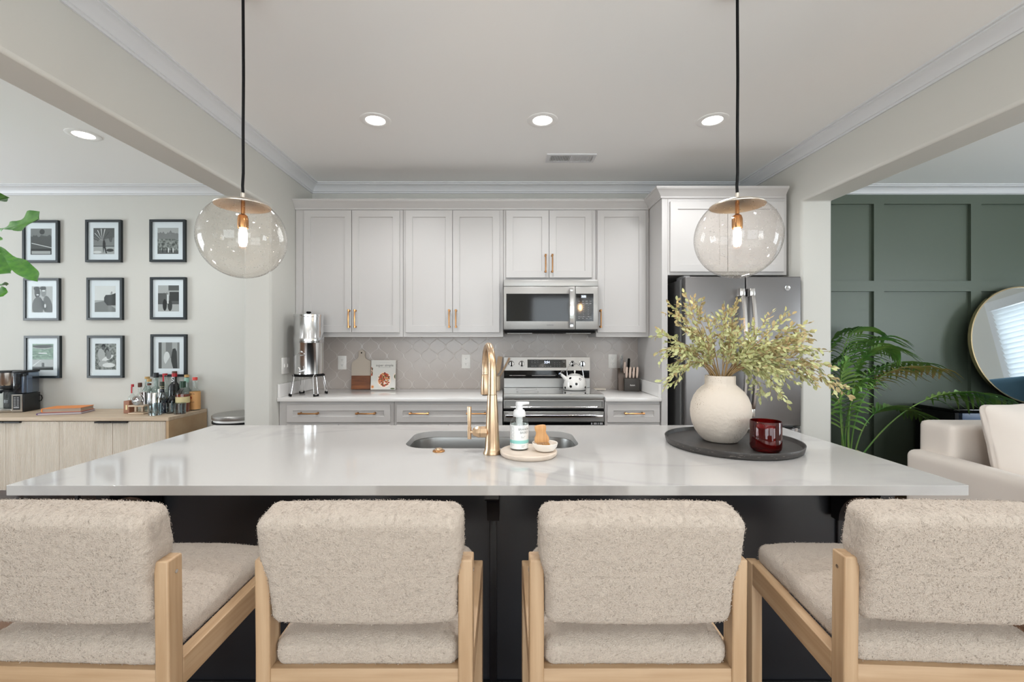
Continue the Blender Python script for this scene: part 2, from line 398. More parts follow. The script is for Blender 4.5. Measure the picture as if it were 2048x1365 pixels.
def window(name, axis, at, u0, u1, z0, z1, nu, nz, blinds=False):
    b = B(); w = 0.05
    def bx(a0, a1, c0, c1, d0=-0.03, d1=0.03):
        if axis == 'y': b.box(a0, a1, at + d0, at + d1, c0, c1)
        else: b.box(at + d0, at + d1, a0, a1, c0, c1)
    bx(u0, u1, z0, z0 + w); bx(u0, u1, z1 - w, z1); bx(u0, u0 + w, z0 + w, z1 - w); bx(u1 - w, u1, z0 + w, z1 - w)
    for i in range(1, nu): u = u0 + (u1 - u0) * i / nu; bx(u - 0.015, u + 0.015, z0 + w, z1 - w, -0.015, 0.015)
    for i in range(1, nz): z = z0 + (z1 - z0) * i / nz; bx(u0 + w, u1 - w, z - 0.012, z + 0.012, -0.012, 0.012)
    o = struct(b.build(name, trim_m))
    g = B()
    if axis == 'y': g.quad((u0, at, z0), (u1, at, z0), (u1, at, z1), (u0, at, z1))
    else: g.quad((at, u0, z0), (at, u1, z0), (at, u1, z1), (at, u0, z1))
    g.build('pane', pane, o, local=False)
    c = B()   # casing on the inside
    s = 1 if axis == 'y' else (-1 if at > 0 else 1); e = at + s * 0.075
    for (a0, a1, c0, c1) in ((u0 - 0.09, u0, z0 - 0.1, z1 + 0.1), (u1, u1 + 0.09, z0 - 0.1, z1 + 0.1), (u0, u1, z1, z1 + 0.1), (u0, u1, z0 - 0.1, z0)):
        lo_, hi_ = min(e, e + s * 0.02), max(e, e + s * 0.02)
        if axis == 'y': c.box(a0, a1, lo_, hi_, c0, c1)
        else: c.box(lo_, hi_, a0, a1, c0, c1)
    c.build('window_casing', trim_m, o, local=False)
    return o
window('window_1', 'y', -3.625, -2.55, -0.05, 0.40, 2.5, 2, 1)
window('window_2', 'y', -3.625, 0.65, 3.15, 0.08, 2.4, 2, 1)
window('window_3', 'y', -3.625, 3.4, 5.0, 0.45, 2.35, 2, 1)
window('window_4', 'x', -6.325, 0.8, 3.0, 0.5, 2.4, 3, 2)
window('window_5', 'x', 5.725, 2.75, 3.85, 0.75, 2.0, 1, 1)
window('added_window_6', 'x', 5.725, 0.35, 1.85, 0.75, 2.25, 2, 1)  # added unseen window, put in as the opening for the living side light
bl = thing('window_blind', 'white horizontal slatted blind on the living room window, seen in the round mirror', 'blind', (5.60, 3.30, 0.74))
b = B()
for i in range(22):
    z = 0.03 + i * 0.056; b.prism([(-0.012, z + 0.026), (0.012, z - 0.026), (0.0145, z - 0.026), (-0.0095, z + 0.026)], 'y', -0.55, 0.55)
slat_m = M('blind_slat', (240, 242, 244), 0.5, trans=0.0); _nt = slat_m.node_tree; _tl = node(_nt, 'BsdfTranslucent'); _tl.inputs[0].default_value = (0.9, 0.93, 0.95, 1); _ms = node(_nt, 'MixShader'); _ms.inputs[0].default_value = 0.5
_nt.links.new(_nt.nodes['Principled BSDF'].outputs[0], _ms.inputs[1]); _nt.links.new(_tl.outputs[0], _ms.inputs[2]); _nt.links.new(_ms.outputs[0], _nt.nodes['Material Output'].inputs[0])
b.build('slats', slat_m, bl); B().box(-0.03, 0.03, -0.56, 0.56, 1.24, 1.29).build('head_rail', trim_m, bl)

# crown mouldings: profile swept along a plan path, d = distance out from the wall
CROWN = [(0, -0.080), (0.010, -0.080), (0.011, -0.068), (0.018, -0.066), (0.020, -0.060), (0.028, -0.046), (0.044, -0.030), (0.062, -0.020), (0.070, -0.018), (0.071, -0.011), (0.083, -0.009), (0.084, 0), (0, 0)]
def sweep(b, path, prof, z, side):
    """path: plan points; side: +1 profile goes to the left of travel"""
    n = len(path); rows = []
    for i, p in enumerate(path):
        P = Vector((p[0], p[1]))
        def nrm(a, c): d = (Vector(c) - Vector(a)).normalized(); return Vector((-d.y, d.x)) * side
        if i == 0: m = nrm(path[0], path[1])
        elif i == n - 1: m = nrm(path[-2], path[-1])
        else:
            n1, n2 = nrm(path[i - 1], p), nrm(p, path[i + 1]); m = (n1 + n2); m = m / (m.dot(n1))
        rows.append([b.V((P.x + m.x * d, P.y + m.y * d, z + h)) for d, h in prof])
    for A, D in zip(rows, rows[1:]):
        k = len(A)
        for i in range(k): b.face([A[i], A[(i + 1) % k], D[(i + 1) % k], D[i]])
    b.face(rows[0]); b.face(rows[-1][::-1])
b = B(); sweep(b, [(-1.715, -3.5), (-1.715, 4.0), (rw(4.0), 4.0), (rw(-3.5), -3.5)], CROWN, H, -1); struct(b.build('trim_1', trim_m, sharp=25))
b = B(); sweep(b, [(-6.25, -3.5), (-6.25, 4.05), (-1.916, 4.05), (-1.916, -3.5)], CROWN, H, -1); struct(b.build('trim_2', trim_m, sharp=25))
b = B(); sweep(b, [(rw(-3.5, 0.222), -3.5), (rw(4.05, 0.222), 4.05), (5.65, 4.05), (5.65, -3.5)], CROWN, H, -1); struct(b.build('trim_3', trim_m, sharp=25))
BASE = [(0, 0), (0.014, 0), (0.014, 0.10), (0.008, 0.125), (0, 0.13)]
b = B(); sweep(b, [(-6.25, -3.5), (-6.25, 4.05), (-1.916, 4.05), (-1.916, 3.30)], BASE, 0, -1); struct(b.build('baseboard_left', trim_m))
b = B(); sweep(b, [(rw(3.26, 0.222), 3.26), (rw(4.05, 0.222), 4.05), (5.65, 4.05), (5.65, -3.5)], BASE, 0, -1); struct(b.build('baseboard_right', green_m))
# board-and-batten on the green wall
b = B(); yb0, yb1 = 4.022, 4.05
b.box(2.34, 5.65, yb0, yb1, 2.567, H - 0.08)
zs_ = [0.13, 0, 0]
zr0, zr1 = Z(583, 4.022), Z(562, 4.022)
b.box(2.34, 5.65, yb0, yb1, zr0, zr1)
for px in (1554, 1748, 1942, 2136, 2330):
    x = X(px, 4.022)
    if x < 2.4: continue
    b.box(x, x + 0.091, yb0, yb1, zr1, 2.567); b.box(x, x + 0.091, yb0, yb1, 0.13, zr0)
struct(b.build('trim_4', green_m))
# tiles on the back wall
b = B(); b.box(-1.715, 1.18, 3.992, 4.0, 0.914, 1.375); b.box(-0.014, 0.745, 3.992, 4.0, 1.375, 1.44); struct(b.build('wall_back_tiles', tile_m))

# ceiling lights, vent
def downlight(x, y, label, pw=37, deg=150):
    t = thing('recessed_light', label, 'ceiling light', (x, y, H - 0.012), 0, 'round recessed ceiling lights')
    B().lathe([(0.096, 0.0118), (0.096, 0.0095), (0.092, 0.008), (0.066, 0.0065), (0.061, 0.0085), (0.060, 0.0118)], seg=48).build('trim_ring', ceil_m, t)
    B().lathe([(0, 0.0088), (0.056, 0.0092), (0.0598, 0.0115), (0, 0.0117)], seg=40).build('lens', lens_m, t, label='glowing white lens')
    l = bpy.data.lights.new('can_light', 'SPOT'); l.energy = pw; l.color = (0.975, 0.99, 1.0); l.spot_size = math.radians(deg); l.spot_blend = 0.6; l.shadow_soft_size = 0.07
    lo = bpy.data.objects.new('can_light', l); C.objects.link(lo); lo.location = (x, y, H - 0.02)
    return t
for px, lab in ((751, 'round recessed ceiling light nearest the clear pendant by the photo wall'), (1085, 'round recessed ceiling light in the middle, nearest the air vent'), (1425, 'round recessed ceiling light nearest the pendant by the fridge')):
    downlight(X(px, 2.83), 2.83, lab)
downlight(X(167, 3.03), 3.03, 'round recessed ceiling light over the dining side, beyond the beam')
for x in (-0.82, 0.24, 1.305): downlight(x, 0.95, 'added unseen recessed fill light above the bar stools', 34)  # added out-of-frame cans, put in to light the room evenly
for x in (-0.82, 0.8, 2.2): downlight(x, -1.7, 'added unseen recessed light above the ivory rug, for bounce off it', 290, 100)  # added strong cans that hit the pale rug so light bounces upward
downlight(-3.0, 0.8, 'added unseen recessed fill light on the dining side, nearer the camera')  # one more added unseen can, for even light on the dining side
r = B().box(-1.6, 3.4, -3.2, -0.5, 0.0005, 0.012, 0.003, 1).build('bounce_rug', M('bounce_rug_ivory', (240, 236, 228), 0.95)); tag(r, 'added unseen ivory rug that bounces light up to the ceiling', 'rug')  # added pale reflector shaped as a rug, lifts light onto the ceiling
t = thing('ceiling_vent', 'small white rectangular air vent in the ceiling above the stove', 'vent', (X(1141, 3.41), 3.41, H - 0.008))
vw, vd = 0.185, 0.075
b = B()
b.box(-vw, vw, -vd, -vd + 0.024, 0, 0.008); b.box(-vw, vw, vd - 0.024, vd, 0, 0.008); b.box(-vw, -vw + 0.03, -vd + 0.024, vd - 0.024, 0, 0.008); b.box(vw - 0.03, vw, -vd + 0.024, vd - 0.024, 0, 0.008); b.box(-0.006, 0.006, -vd + 0.024, vd - 0.024, 0, 0.008)
b.build('vent_frame', trim_m, t)
b = B()
for i in range(26):
    x = -vw + 0.036 + i * 0.0122
    if abs(x) < 0.009: continue
    sl = 0.0045 if x < 0 else -0.0045
    b.prism([(x - sl, 0.0), (x - sl + 0.003, 0.0), (x + sl + 0.003, 0.007), (x + sl, 0.007)], 'y', -vd + 0.024, vd - 0.024)
b.build('slats', trim_m, t)
B().box(-vw + 0.03, vw - 0.03, -vd + 0.024, vd - 0.024, 0.0072, 0.0079).build('duct', blackr, t, label='dark duct behind the slats')

# ------------------------------------------------------------------ wall cabinets
def pull(parent, x, y, z, L=0.145, vertical=True, mat=None):
    b = B(); h = L / 2
    def P(t, d): return (x, y - d, z + t) if vertical else (x + t, y - d, z)
    for s in (-1, 1):
        b.tube([P(s * (h - 0.008), 0), P(s * (h - 0.008), 0.006), P(s * (h - 0.008), 0.022), P(s * (h - 0.008), 0.032)], [0.009, 0.006, 0.005, 0.0075], 10)
        b.tube([P(s * (h - 0.014), 0.028), P(s * (h + 0.002), 0.028)], [0.008, 0.008], 10)
    b.tube([P(-h + 0.004, 0.028), P(-h * 0.5, 0.031), P(0, 0.032), P(h * 0.5, 0.031), P(h - 0.004, 0.028)], [0.0045, 0.0055, 0.006, 0.0055, 0.0045], 10)
    return b.build('handle', gold_d, parent, local=False, label='aged brass bar pull')
UF, UD = 3.68, 3.66     # face frame, door front
def upper(label, x0, x1, z0, z1, doors, dz0, dz1, hz, hxs, ff=UF, name='wall_cabinet'):
    t = thing(name, label, 'cabinet', ((x0 + x1) / 2, (ff + 4.0) / 2, z0))
    B().box(x0, x1, ff, 3.99, z0, z1, 0.0015, 1).build('cabinet_box', white_cab, t, local=False)
    for (a, c), hx in zip(doors, hxs):
        d = B().shaker(a, c, dz0, dz1, ff - 0.02, 0.0195).build('door', white_cab, t, local=False, sharp=20)
        if hx is not None:
            hd = pull(t, hx, ff - 0.02, hz); hd.parent = d
    return t
zt, zb = 2.405, 1.409
upper('tall white two-door wall cabinet above the steel water filter', -1.712, -0.834, 1.373, 2.42, [(X(607, UD), X(702.6, UD)), (X(703.6, UD), X(799, UD))], zb, zt, 1.521, [X(696.5, 3.63), X(709, 3.63)])
upper('tall white two-door wall cabinet between the water filter side and microwave', -0.832, -0.014, 1.373, 2.42, [(X(811, UD), X(904.6, UD)), (X(905.4, UD), X(999, UD))], zb, zt, 1.521, [X(898, 3.63), X(911.5, 3.63)])
upper('short white two-door wall cabinet above the microwave', -0.012, 0.742, 1.832, 2.42, [(X(1012, UD), X(1097.6, UD)), (X(1098.6, UD), X(1184, UD))], Z(556, UD), zt, Z(528, UD), [X(1091.5, 3.63), X(1105, 3.63)])
upper('narrow white single-door wall cabinet above the knife block', 0.744, 1.176, 1.373, 2.42, [(X(1195, UD), X(1292, UD))], zb, zt, 1.521, [X(1202, 3.63)])
t = thing('fridge_surround', 'white tall side panel and two-door cabinet built over the fridge', 'cabinet', (1.65, 3.7, 0))
B().box(1.178, 1.222, 3.38, 3.99, 0, 2.48, 0.0015, 1).build('side_panel', white_cab, t, local=False)
B().box(1.2225, 2.115, 3.38, 3.99, 1.835, 2.48, 0.0015, 1).build('cabinet_box', white_cab, t, local=False)
for a, c in ((X(1341, 3.36), 1.662), (1.666, 2.085)):
    B().shaker(a, c, Z(544, 3.36), Z(403, 3.36), 3.36, 0.0195).build('door', white_cab, t, local=False, sharp=20)
# cabinet crown
CC = [(0, 0), (0.010, 0.0), (0.011, 0.012), (0.018, 0.020), (0.030, 0.036), (0.046, 0.052), (0.054, 0.057), (0.055, 0.063), (0.058, 0.064), (0.058, 0.074), (0, 0.074)]
b = B(); sweep(b, [(-1.714, 3.679), (1.177, 3.679), (1.177, 3.379), (2.10, 3.379)], CC, 2.412, -1)
b.box(-1.714, 1.176, 3.68, 3.99, 2.421, 2.480)
struct(b.build('trim_5', white_cab, sharp=25))

# ------------------------------------------------------------------ base cabinets and worktops
BF = 3.415
def base(label, x0, x1, drawers, hx, doors):
    t = thing('base_cabinet', label, 'cabinet', ((x0 + x1) / 2, 3.7, 0))
    b = B(); b.box(x0, x1, BF, 3.99, 0.1, 0.883, 0.0015, 1); b.box(x0, x1, BF + 0.07, 3.99, 0, 0.1); b.build('cabinet_box', white_cab, t, local=False)
    for (a, c) in drawers:
        d = B().shaker(a, c, Z(845.5, BF - .02), Z(810, BF - .02), BF - 0.02, 0.0195, 0.045).build('drawer', white_cab, t, local=False, sharp=20)
        for h in hx:
            if a < h < c: hd = pull(t, h, BF - 0.02, Z(827, 3.39), vertical=False); hd.parent = d
    for (a, c) in doors:
        B().shaker(a, c, 0.12, Z(850.5, BF - .02), BF - 0.02, 0.0195).build('door', white_cab, t, local=False, sharp=20)
    return t
D3 = 3.395
base('white base cabinet with a wide two-handled drawer below the water filter', -1.712, -0.842, [(X(573, D3), X(780, D3))], [X(619, D3), X(733, D3)], [(X(573, D3), X(676, D3)), (X(677, D3), X(780, D3))])
base('white base cabinet with wide drawer between the filter side and the stove', -0.840, -0.020, [(X(793, D3), X(996, D3))], [X(839, D3), X(953, D3)], [(X(793, D3), X(896, D3)), (X(897, D3), X(996, D3))])
base('narrow white base cabinet between the stove and the fridge', 0.757, 1.176, [(X(1215, D3), X(1320, D3))], [X(1267.5, D3)], [(X(1215, D3), X(1320, D3))])
t = thing('worktop', 'white quartz worktop along the back wall beneath the water filter', 'worktop', (-0.87, 3.7, 0.884))
B().box(-1.713, -0.018, 3.378, 3.991, 0.8845, 0.914, 0.003, 2).build('worktop_slab', quartz_plain_lit, t, local=False)
B().box(-1.713, -1.693, 3.385, 3.991, 0.9145, 1.014, 0.002, 1).build('side_splash', quartz_plain_lit, t, local=False)
t = thing('worktop', 'short white quartz worktop carrying the knife block', 'worktop', (0.97, 3.7, 0.884))
B().box(0.757, 1.177, 3.378, 3.991, 0.8845, 0.914, 0.003, 2).build('worktop_slab', quartz_plain_lit, t, local=False)
B().box(1.157, 1.177, 3.385, 3.991, 0.9145, 1.014, 0.002, 1).build('side_splash', quartz_plain_lit, t, local=False)

# outlets, switch
def outlet(px, py, label, g=None):
    t = thing('wall_outlet', label, 'outlet', (X(px, 3.99), 3.9915, Z(py, 3.99) - 0.06))
    B().box(-0.038, 0.038, -0.005, 0, 0, 0.122, 0.002, 2).build('cover_plate', plastic_w, t)
    for z in (0.038, 0.084):
        B().box(-0.017, 0.017, -0.0075, -0.0048, z - 0.015, z + 0.015, 0.001, 1).build('receptacle', plastic_w, t)
        b = B()
        for dx in (-0.006, 0.006): b.box(dx - 0.001, dx + 0.001, -0.0079, -0.0076, z - 0.001, z + 0.007)
        b.cyl((0, 0, z - 0.007), 0.0022, -0.0079, -0.0076, 8, 'y')
        b.build('slot', blackr, t)
outlet(684.5, 726, 'white wall outlet between the water filter and wooden board')
outlet(932, 723.5, 'white wall outlet on grey tiles between the cookbook and stove')
outlet(1225, 723, 'white wall outlet on grey tiles left of the knife block'.replace('left of', 'next to'))
t = thing('light_switch', 'white double light switch on the side wall by the water filter', 'switch', (-1.7145, 3.51, 1.085))
B().box(0, 0.006, -0.058, 0.058, 0, 0.125, 0.002, 2).build('cover_plate', plastic_w, t)
for y in (-0.023, 0.023): B().box(0.006, 0.012, y - 0.006, y + 0.006, 0.05, 0.075, 0.001, 1).build('toggle', plastic_w, t)

# ------------------------------------------------------------------ microwave
mx0, mx1, my = -0.011, 0.741, 3.585
t = thing('microwave', 'stainless steel over-the-range microwave hung beneath the short cabinet', 'microwave', ((mx0 + mx1) / 2, 3.75, 1.42))
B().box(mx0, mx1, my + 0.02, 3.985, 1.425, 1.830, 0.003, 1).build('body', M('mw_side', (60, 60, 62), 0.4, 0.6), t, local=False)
zT, zB = 1.828, Z(659.5, my)
b = B(); b.box(mx0, mx1, my, my + 0.019, Z(573, my), zT, 0.003, 2); b.build('top_vent_panel', steel, t, local=False)
dR = X(1150.5, my)
d = B().box(mx0, dR - 0.001, my - 0.008, my + 0.019, zB, Z(573.8, my), 0.004, 2).build('door', steel, t, local=False)
B().box(X(1012.5, my), X(1137.5, my), my - 0.0095, my - 0.0075, Z(643, my), Z(588, my), 0.0008, 1).build('door_glass', blackg, d, local=False)
B().box(dR + 0.001, mx1, my - 0.008, my + 0.019, zB, Z(573.8, my), 0.004, 2).build('control_panel', steel, t, local=False)
B().box(X(1151.5, my), X(1186.5, my), my - 0.0095, my - 0.0075, Z(643, my), Z(588, my), 0.0008, 1).build('keypad', blackg, t, local=False)
hx_ = X(1142, my)
b = B(); hz0, hz1 = Z(656, my), Z(578, my); zm = (hz0 + hz1) / 2
prof = []
for i in range(13):
    u = i / 12 * 2 - 1; prof.append((my - 0.030 - 0.018 * (1 - u * u), zm + u * (hz1 - hz0) / 2))
back = [(y + 0.012, z) for y, z in prof][::-1]
b.prism(prof + back, 'x', hx_ - 0.014, hx_ + 0.014)
for z in (hz0 + 0.02, hz1 - 0.02): b.box(hx_ - 0.011, hx_ + 0.011, my - 0.035, my - 0.008, z - 0.012, z + 0.012)
b.build('handle', steel_p, t, local=False, label='curved vertical steel handle')
B().box(X(1162, my), X(1172, my), my - 0.0100, my - 0.0094, Z(596.5, my), Z(591, my)).build('display', M('display_grey', (120, 128, 135), 0.3, emit=((150, 165, 180), 0.35)), t, local=False)
disp_white = M('display_white', (255, 255, 255), 0.4, emit=((225, 235, 255), 1.6))
print_grey = M('print_grey', (150, 150, 152), 0.6)
print_dark = M('print_dark', (80, 78, 76), 0.5)
lettering('3:55', 0.020, lambda x, y: (X(1167, my) + x, my - 0.0103, Z(593.8, my) + y), 'clock_digits', disp_white, t, local=False)
lettering('SAMSUNG', 0.012, lambda x, y: (X(1100, my) + x, my - 0.0084, Z(651, my) + y), 'lettering', print_dark, t, local=False)
b = B()
for r in range(9):
    for c in range(4 if r < 2 or r > 7 else 3):
        cx = X(1158 + c * (7.5 if (r < 2 or r > 7) else 9), my); cz = Z(603 + r * 4.3, my)
        w = 0.008 if (r < 2 or r > 7) else 0.003
        b.box(cx - w, cx + w, my - 0.0099, my - 0.0095, cz - 0.002, cz + 0.002)
b.box(X(1156, my), X(1182, my), my - 0.0099, my - 0.0095, Z(608.6, my), Z(608.2, my)); b.box(X(1156, my), X(1182, my), my - 0.0099, my - 0.0095, Z(634.5, my), Z(634, my))
b.build('key_print', print_grey, t, local=False)
b = B(); b.box(mx0 + 0.01, mx1 - 0.02, 3.61, 3.95, 1.405, 1.4245); b.build('underside', blackr, t, local=False)
b = B()
for x in (mx0 + 0.13, mx1 - 0.15): B().box(x - 0.1, x + 0.1, 3.62, 3.80, 1.400, 1.4045, 0.001, 1).build('grease_filter', steel, t, local=False)

# ------------------------------------------------------------------ range
rx0, rx1, ry = -0.011, 0.751, 3.42
t = thing('range_cooker', 'stainless steel freestanding electric range between the base cabinets', 'stove', ((rx0 + rx1) / 2, 3.7, 0))
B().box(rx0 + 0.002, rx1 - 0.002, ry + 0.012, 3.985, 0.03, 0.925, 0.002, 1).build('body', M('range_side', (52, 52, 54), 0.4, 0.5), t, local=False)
b = B(); b.box(rx0, rx1, ry + 0.004, 3.90, 0.9255, 0.9365, 0.002, 1)
b.build('cooktop', M('cooktop_glass', (96, 95, 94), 0.06, 0.35, spec=1.0, coat=1), t, local=False, label='dark glass cooktop')
b = B()
for sx in (rx0 + 0.19, rx0 + 0.55):
    for sy in (3.56, 3.77):
        b.lathe([(0.085, 0.0), (0.087, 0.0), (0.087, 0.0003), (0.085, 0.0003)], (sx, sy, 0.9367), 40)
b.build('burner_rings', print_dark, t, local=False)
B().box(rx0, rx1, ry - 0.006, ry + 0.012, Z(800, ry), 0.9362, 0.003, 2).build('front_trim', steel, t, local=False)
# fascia with recessed pocket
fz0, fz1 = Z(817.5, ry), Z(800.6, ry)
B().shaker(rx0, rx1, fz0, fz1, ry - 0.006, 0.018, 0.011, 0.012).build('fascia', steel, t, local=False, sharp=20)
b = B(); b.tube([(rx0 + 0.055, ry - 0.012, fz0 + 0.012), (rx1 - 0.055, ry - 0.012, fz0 + 0.012)], 0.004, 8); b.build('fascia_bar', steel_p, t, local=False)
B().box(rx0, rx1, ry + 0.006, ry + 0.012, Z(823.5, ry), Z(817.5, ry)).build('air_gap', blackr, t, local=False)
d = B().box(rx0, rx1, ry - 0.008, ry + 0.012, Z(844, ry), Z(823.5, ry), 0.002, 1).build('oven_door', steel, t, local=False)
B().box(rx0 + 0.003, rx1 - 0.003, ry - 0.008, ry + 0.012, 0.24, Z(844.5, ry), 0.002, 1).build('oven_glass', blackg, t, local=False)
B().box(rx0, rx1, ry - 0.008, ry + 0.012, 0.05, 0.235, 0.003, 1).build('storage_drawer', steel, t, local=False)
b = B(); hz = Z(832.5, ry - .04)
b.box(X(1011, ry), X(1204.5, ry) - 0.004, ry - 0.055, ry - 0.040, hz - 0.011, hz + 0.011, 0.005, 3)
for x in (rx0 + 0.05, rx1 - 0.05): b.box(x - 0.012, x + 0.012, ry - 0.042, ry - 0.008, hz - 0.008, hz + 0.008)
b.build('handle', steel_p, t, local=False, label='long horizontal oven handle')
# backguard
def bgz(py, D=3.92): return Z(py, D)
gx0, gx1 = X(1007.5, 3.9), X(1180, 3.9)
b = B(); b.box(gx0, gx1, 3.895, 3.985, 0.937, bgz(756.5), 0.002, 1); b.build('riser_panel', steel, t, local=False)
b = B(); b.box(gx0 + 0.002, gx1 - 0.002, 3.925, 3.985, bgz(756.5), bgz(741)); b.build('vent_slot', blackg, t, local=False)
b = B()
for q in ((0.05, 0.075), (0.08, 0.19), (0.245, 0.45)): b.tube([(gx0 + q[0], 3.918, bgz(751.5)), (gx0 + q[1], 3.918, bgz(751.5))], 0.0035, 8)
b.build('slot_rail', steel_p, t, local=False)
b = B(); b.prism([(3.893, bgz(741)), (3.912, bgz(715)), (3.985, bgz(715)), (3.985, bgz(741))], 'x', gx0, gx1); b.build('control_fascia', steel, t, local=False)
def fy(z): return 3.893 + (z - bgz(741)) / (bgz(715) - bgz(741)) * 0.019
def onf(px, py, off=0.0006):
    z = bgz(py); return (X(px, 3.9), fy(z) - off, z)
b = B(); pts = [onf(*q) for q in ((1055, 735.5), (1132.5, 735.5), (1132.5, 719.5), (1055, 719.5))]
b.quad(*pts); b.build('control_glass', blackg, t, local=False)
lettering('3:54', 0.028, lambda x, y: (X(1094, 3.9) + x, fy(bgz(725) + y) - 0.0012, bgz(725) + y), 'clock_digits', M('digits_blue', (255, 255, 255), 0.4, emit=((205, 220, 255), 3)), t, local=False)
b = B()
for (px, py, w) in [(1064, 722.5, 2), (1070, 722, 1.6), (1075.5, 722, 1.6), (1064, 725.5, 1.5), (1070, 725.5, 1.5), (1075.5, 725.5, 1.5), (1065, 732.5, 3), (1071, 732.5, 2), (1085.5, 732.8, 1.4), (1091, 732.8, 1.4), (1096, 732.8, 1.4), (1101, 732.8, 1.4), (1127, 722.5, 3), (1128, 725, 2), (1128, 732.8, 0.7)] + [(1109.5 + i * 5, 725.5 + j * 3.5, 0.5) for i in range(3) for j in range(3)]:
    q = [onf(px - w, py + 0.35, 0.0010), onf(px + w, py + 0.35, 0.0010), onf(px + w, py - 0.35, 0.0010), onf(px - w, py - 0.35, 0.0010)]; b.quad(*q)
b.build('key_print', print_grey, t, local=False)
for px in (1023, 1043.5, 1144.5, 1164.5):
    c = onf(px, 728)
    b = B(); b.lathe([(0, -0.020), (0.019, -0.020), (0.021, -0.017), (0.0225, -0.002), (0.0275, 0.0), (0.0275, 0.004)], c, 28, 'y')
    k = b.build('knob', steel_p, t, local=False, label='round steel control knob')
    b = B(); b.box(c[0] - 0.005, c[0] + 0.005, c[1] - 0.025, c[1] - 0.0195, c[2] - 0.019, c[2] + 0.019, 0.001, 1); b.box(c[0] - 0.0075, c[0] + 0.0075, c[1] - 0.0255, c[1] - 0.0201, c[2] - 0.021, c[2] - 0.011)
    g = b.build('knob_grip', blackr, t, local=False); g.parent = k
b = B()
for q in ((1183, 3), (1190, 6.5), (1196, 2.5), (1202, 6)):
    w = X(1010 + q[1] / 2, ry); x = X(q[0], ry); b.box(x - w, x + w, ry - 0.0088, ry - 0.0082, Z(849.3, ry), Z(845.5, ry))
b.build('label_print', print_grey, t, local=False)

# ------------------------------------------------------------------ fridge
fy0 = 3.24
t = thing('refrigerator', 'slate grey french door refrigerator with curved steel handles', 'fridge', (1.72, 3.6, 0))
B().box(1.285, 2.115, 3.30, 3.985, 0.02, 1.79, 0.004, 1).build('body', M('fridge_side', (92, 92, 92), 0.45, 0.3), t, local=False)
zt_ = Z(553.5, fy0)
for a, c in ((X(1371, fy0), X(1490.5, fy0)), (X(1492.5, fy0), X(1602, fy0))):
    B().box(a, c, fy0, 3.297, Z(853, fy0), zt_, 0.006, 3).build('door', slate, t, local=False)
B().box(X(1371, fy0), X(1602, fy0), fy0, 3.297, 0.06, Z(858, fy0), 0.006, 3).build('freezer_drawer', slate, t, local=False)
for px in (1487, 1507):
    x0_ = X(px, 3.19); b = B(); P = []
    for i in range(17):
        u = i / 16; z = Z(832, 3.19) + u * (Z(577, 3.19) - Z(832, 3.19)); P.append((x0_ + 0.006 * math.sin(u * PI), 3.235 - 0.018 - 0.052 * math.sin(u * PI) ** 0.5, z))
    R = []
    for i, p in enumerate(P):
        R.append([b.V((p[0] + dx, p[1] + dy, p[2])) for dx, dy in ((-0.014, 0.008), (-0.015, -0.004), (-0.008, -0.011), (0.008, -0.011), (0.015, -0.004), (0.014, 0.008))])
    for A_, D_ in zip(R, R[1:]):
        for i in range(6): b.face([A_[i], A_[(i + 1) % 6], D_[(i + 1) % 6], D_[i]])
    b.face(R[0]); b.face(R[-1][::-1])
    sx = -1 if px == 1487 else -1
    for z in (Z(585, 3.2), Z(826, 3.2)):
        b.box(x0_ - 0.026, x0_ + 0.010, 3.185, 3.24, z - 0.028, z + 0.028, 0.004, 2)
    b.build('handle', M('handle_steel', (214, 212, 210), 0.2, 1.0) if px == 1487 else bpy.data.materials['handle_steel'], t, local=False, label='bowed brushed steel door handle')
b = B(); b.box(X(1590, 3.2), X(1596, 3.2), 3.20, 3.24, Z(864, 3.2), Z(857, 3.2), 0.002, 1); b.tube([(1.38, 3.185, 0.68), (2.06, 3.185, 0.68)], 0.012, 10); b.box(1.40, 1.42, 3.19, 3.24, 0.67, 0.69); b.box(2.03, 2.05, 3.19, 3.24, 0.67, 0.69)
b.build('drawer_handle', steel_p, t, local=False)
c = (X(1574.5, fy0), fy0 - 0.001, Z(576.5, fy0))
b = B(); b.lathe([(0, -0.003), (0.015, -0.003), (0.0185, -0.004), (0.0185, 0.001), (0, 0.001)], c, 32, 'y'); b.build('badge', steel_p, t, local=False, label='small round chrome badge')
lettering('GE', 0.018, lambda x, y: (c[0] + x + 0.1 * y, c[1] - 0.0036, c[2] + y), 'badge_lettering', print_dark, t, local=False)
b = B(); b.lathe([(0.0125, -0.0036), (0.0140, -0.0036), (0.0140, -0.0030), (0.0125, -0.0030)], c, 32, 'y'); b.build('badge_ring', print_dark, t, local=False)
B().box(1.30, 1.345, 3.27, 3.42, 1.7905, 1.815, 0.003, 1).build('hinge_cover', M('hinge_grey', (130, 130, 130), 0.4, 0.5), t, local=False)

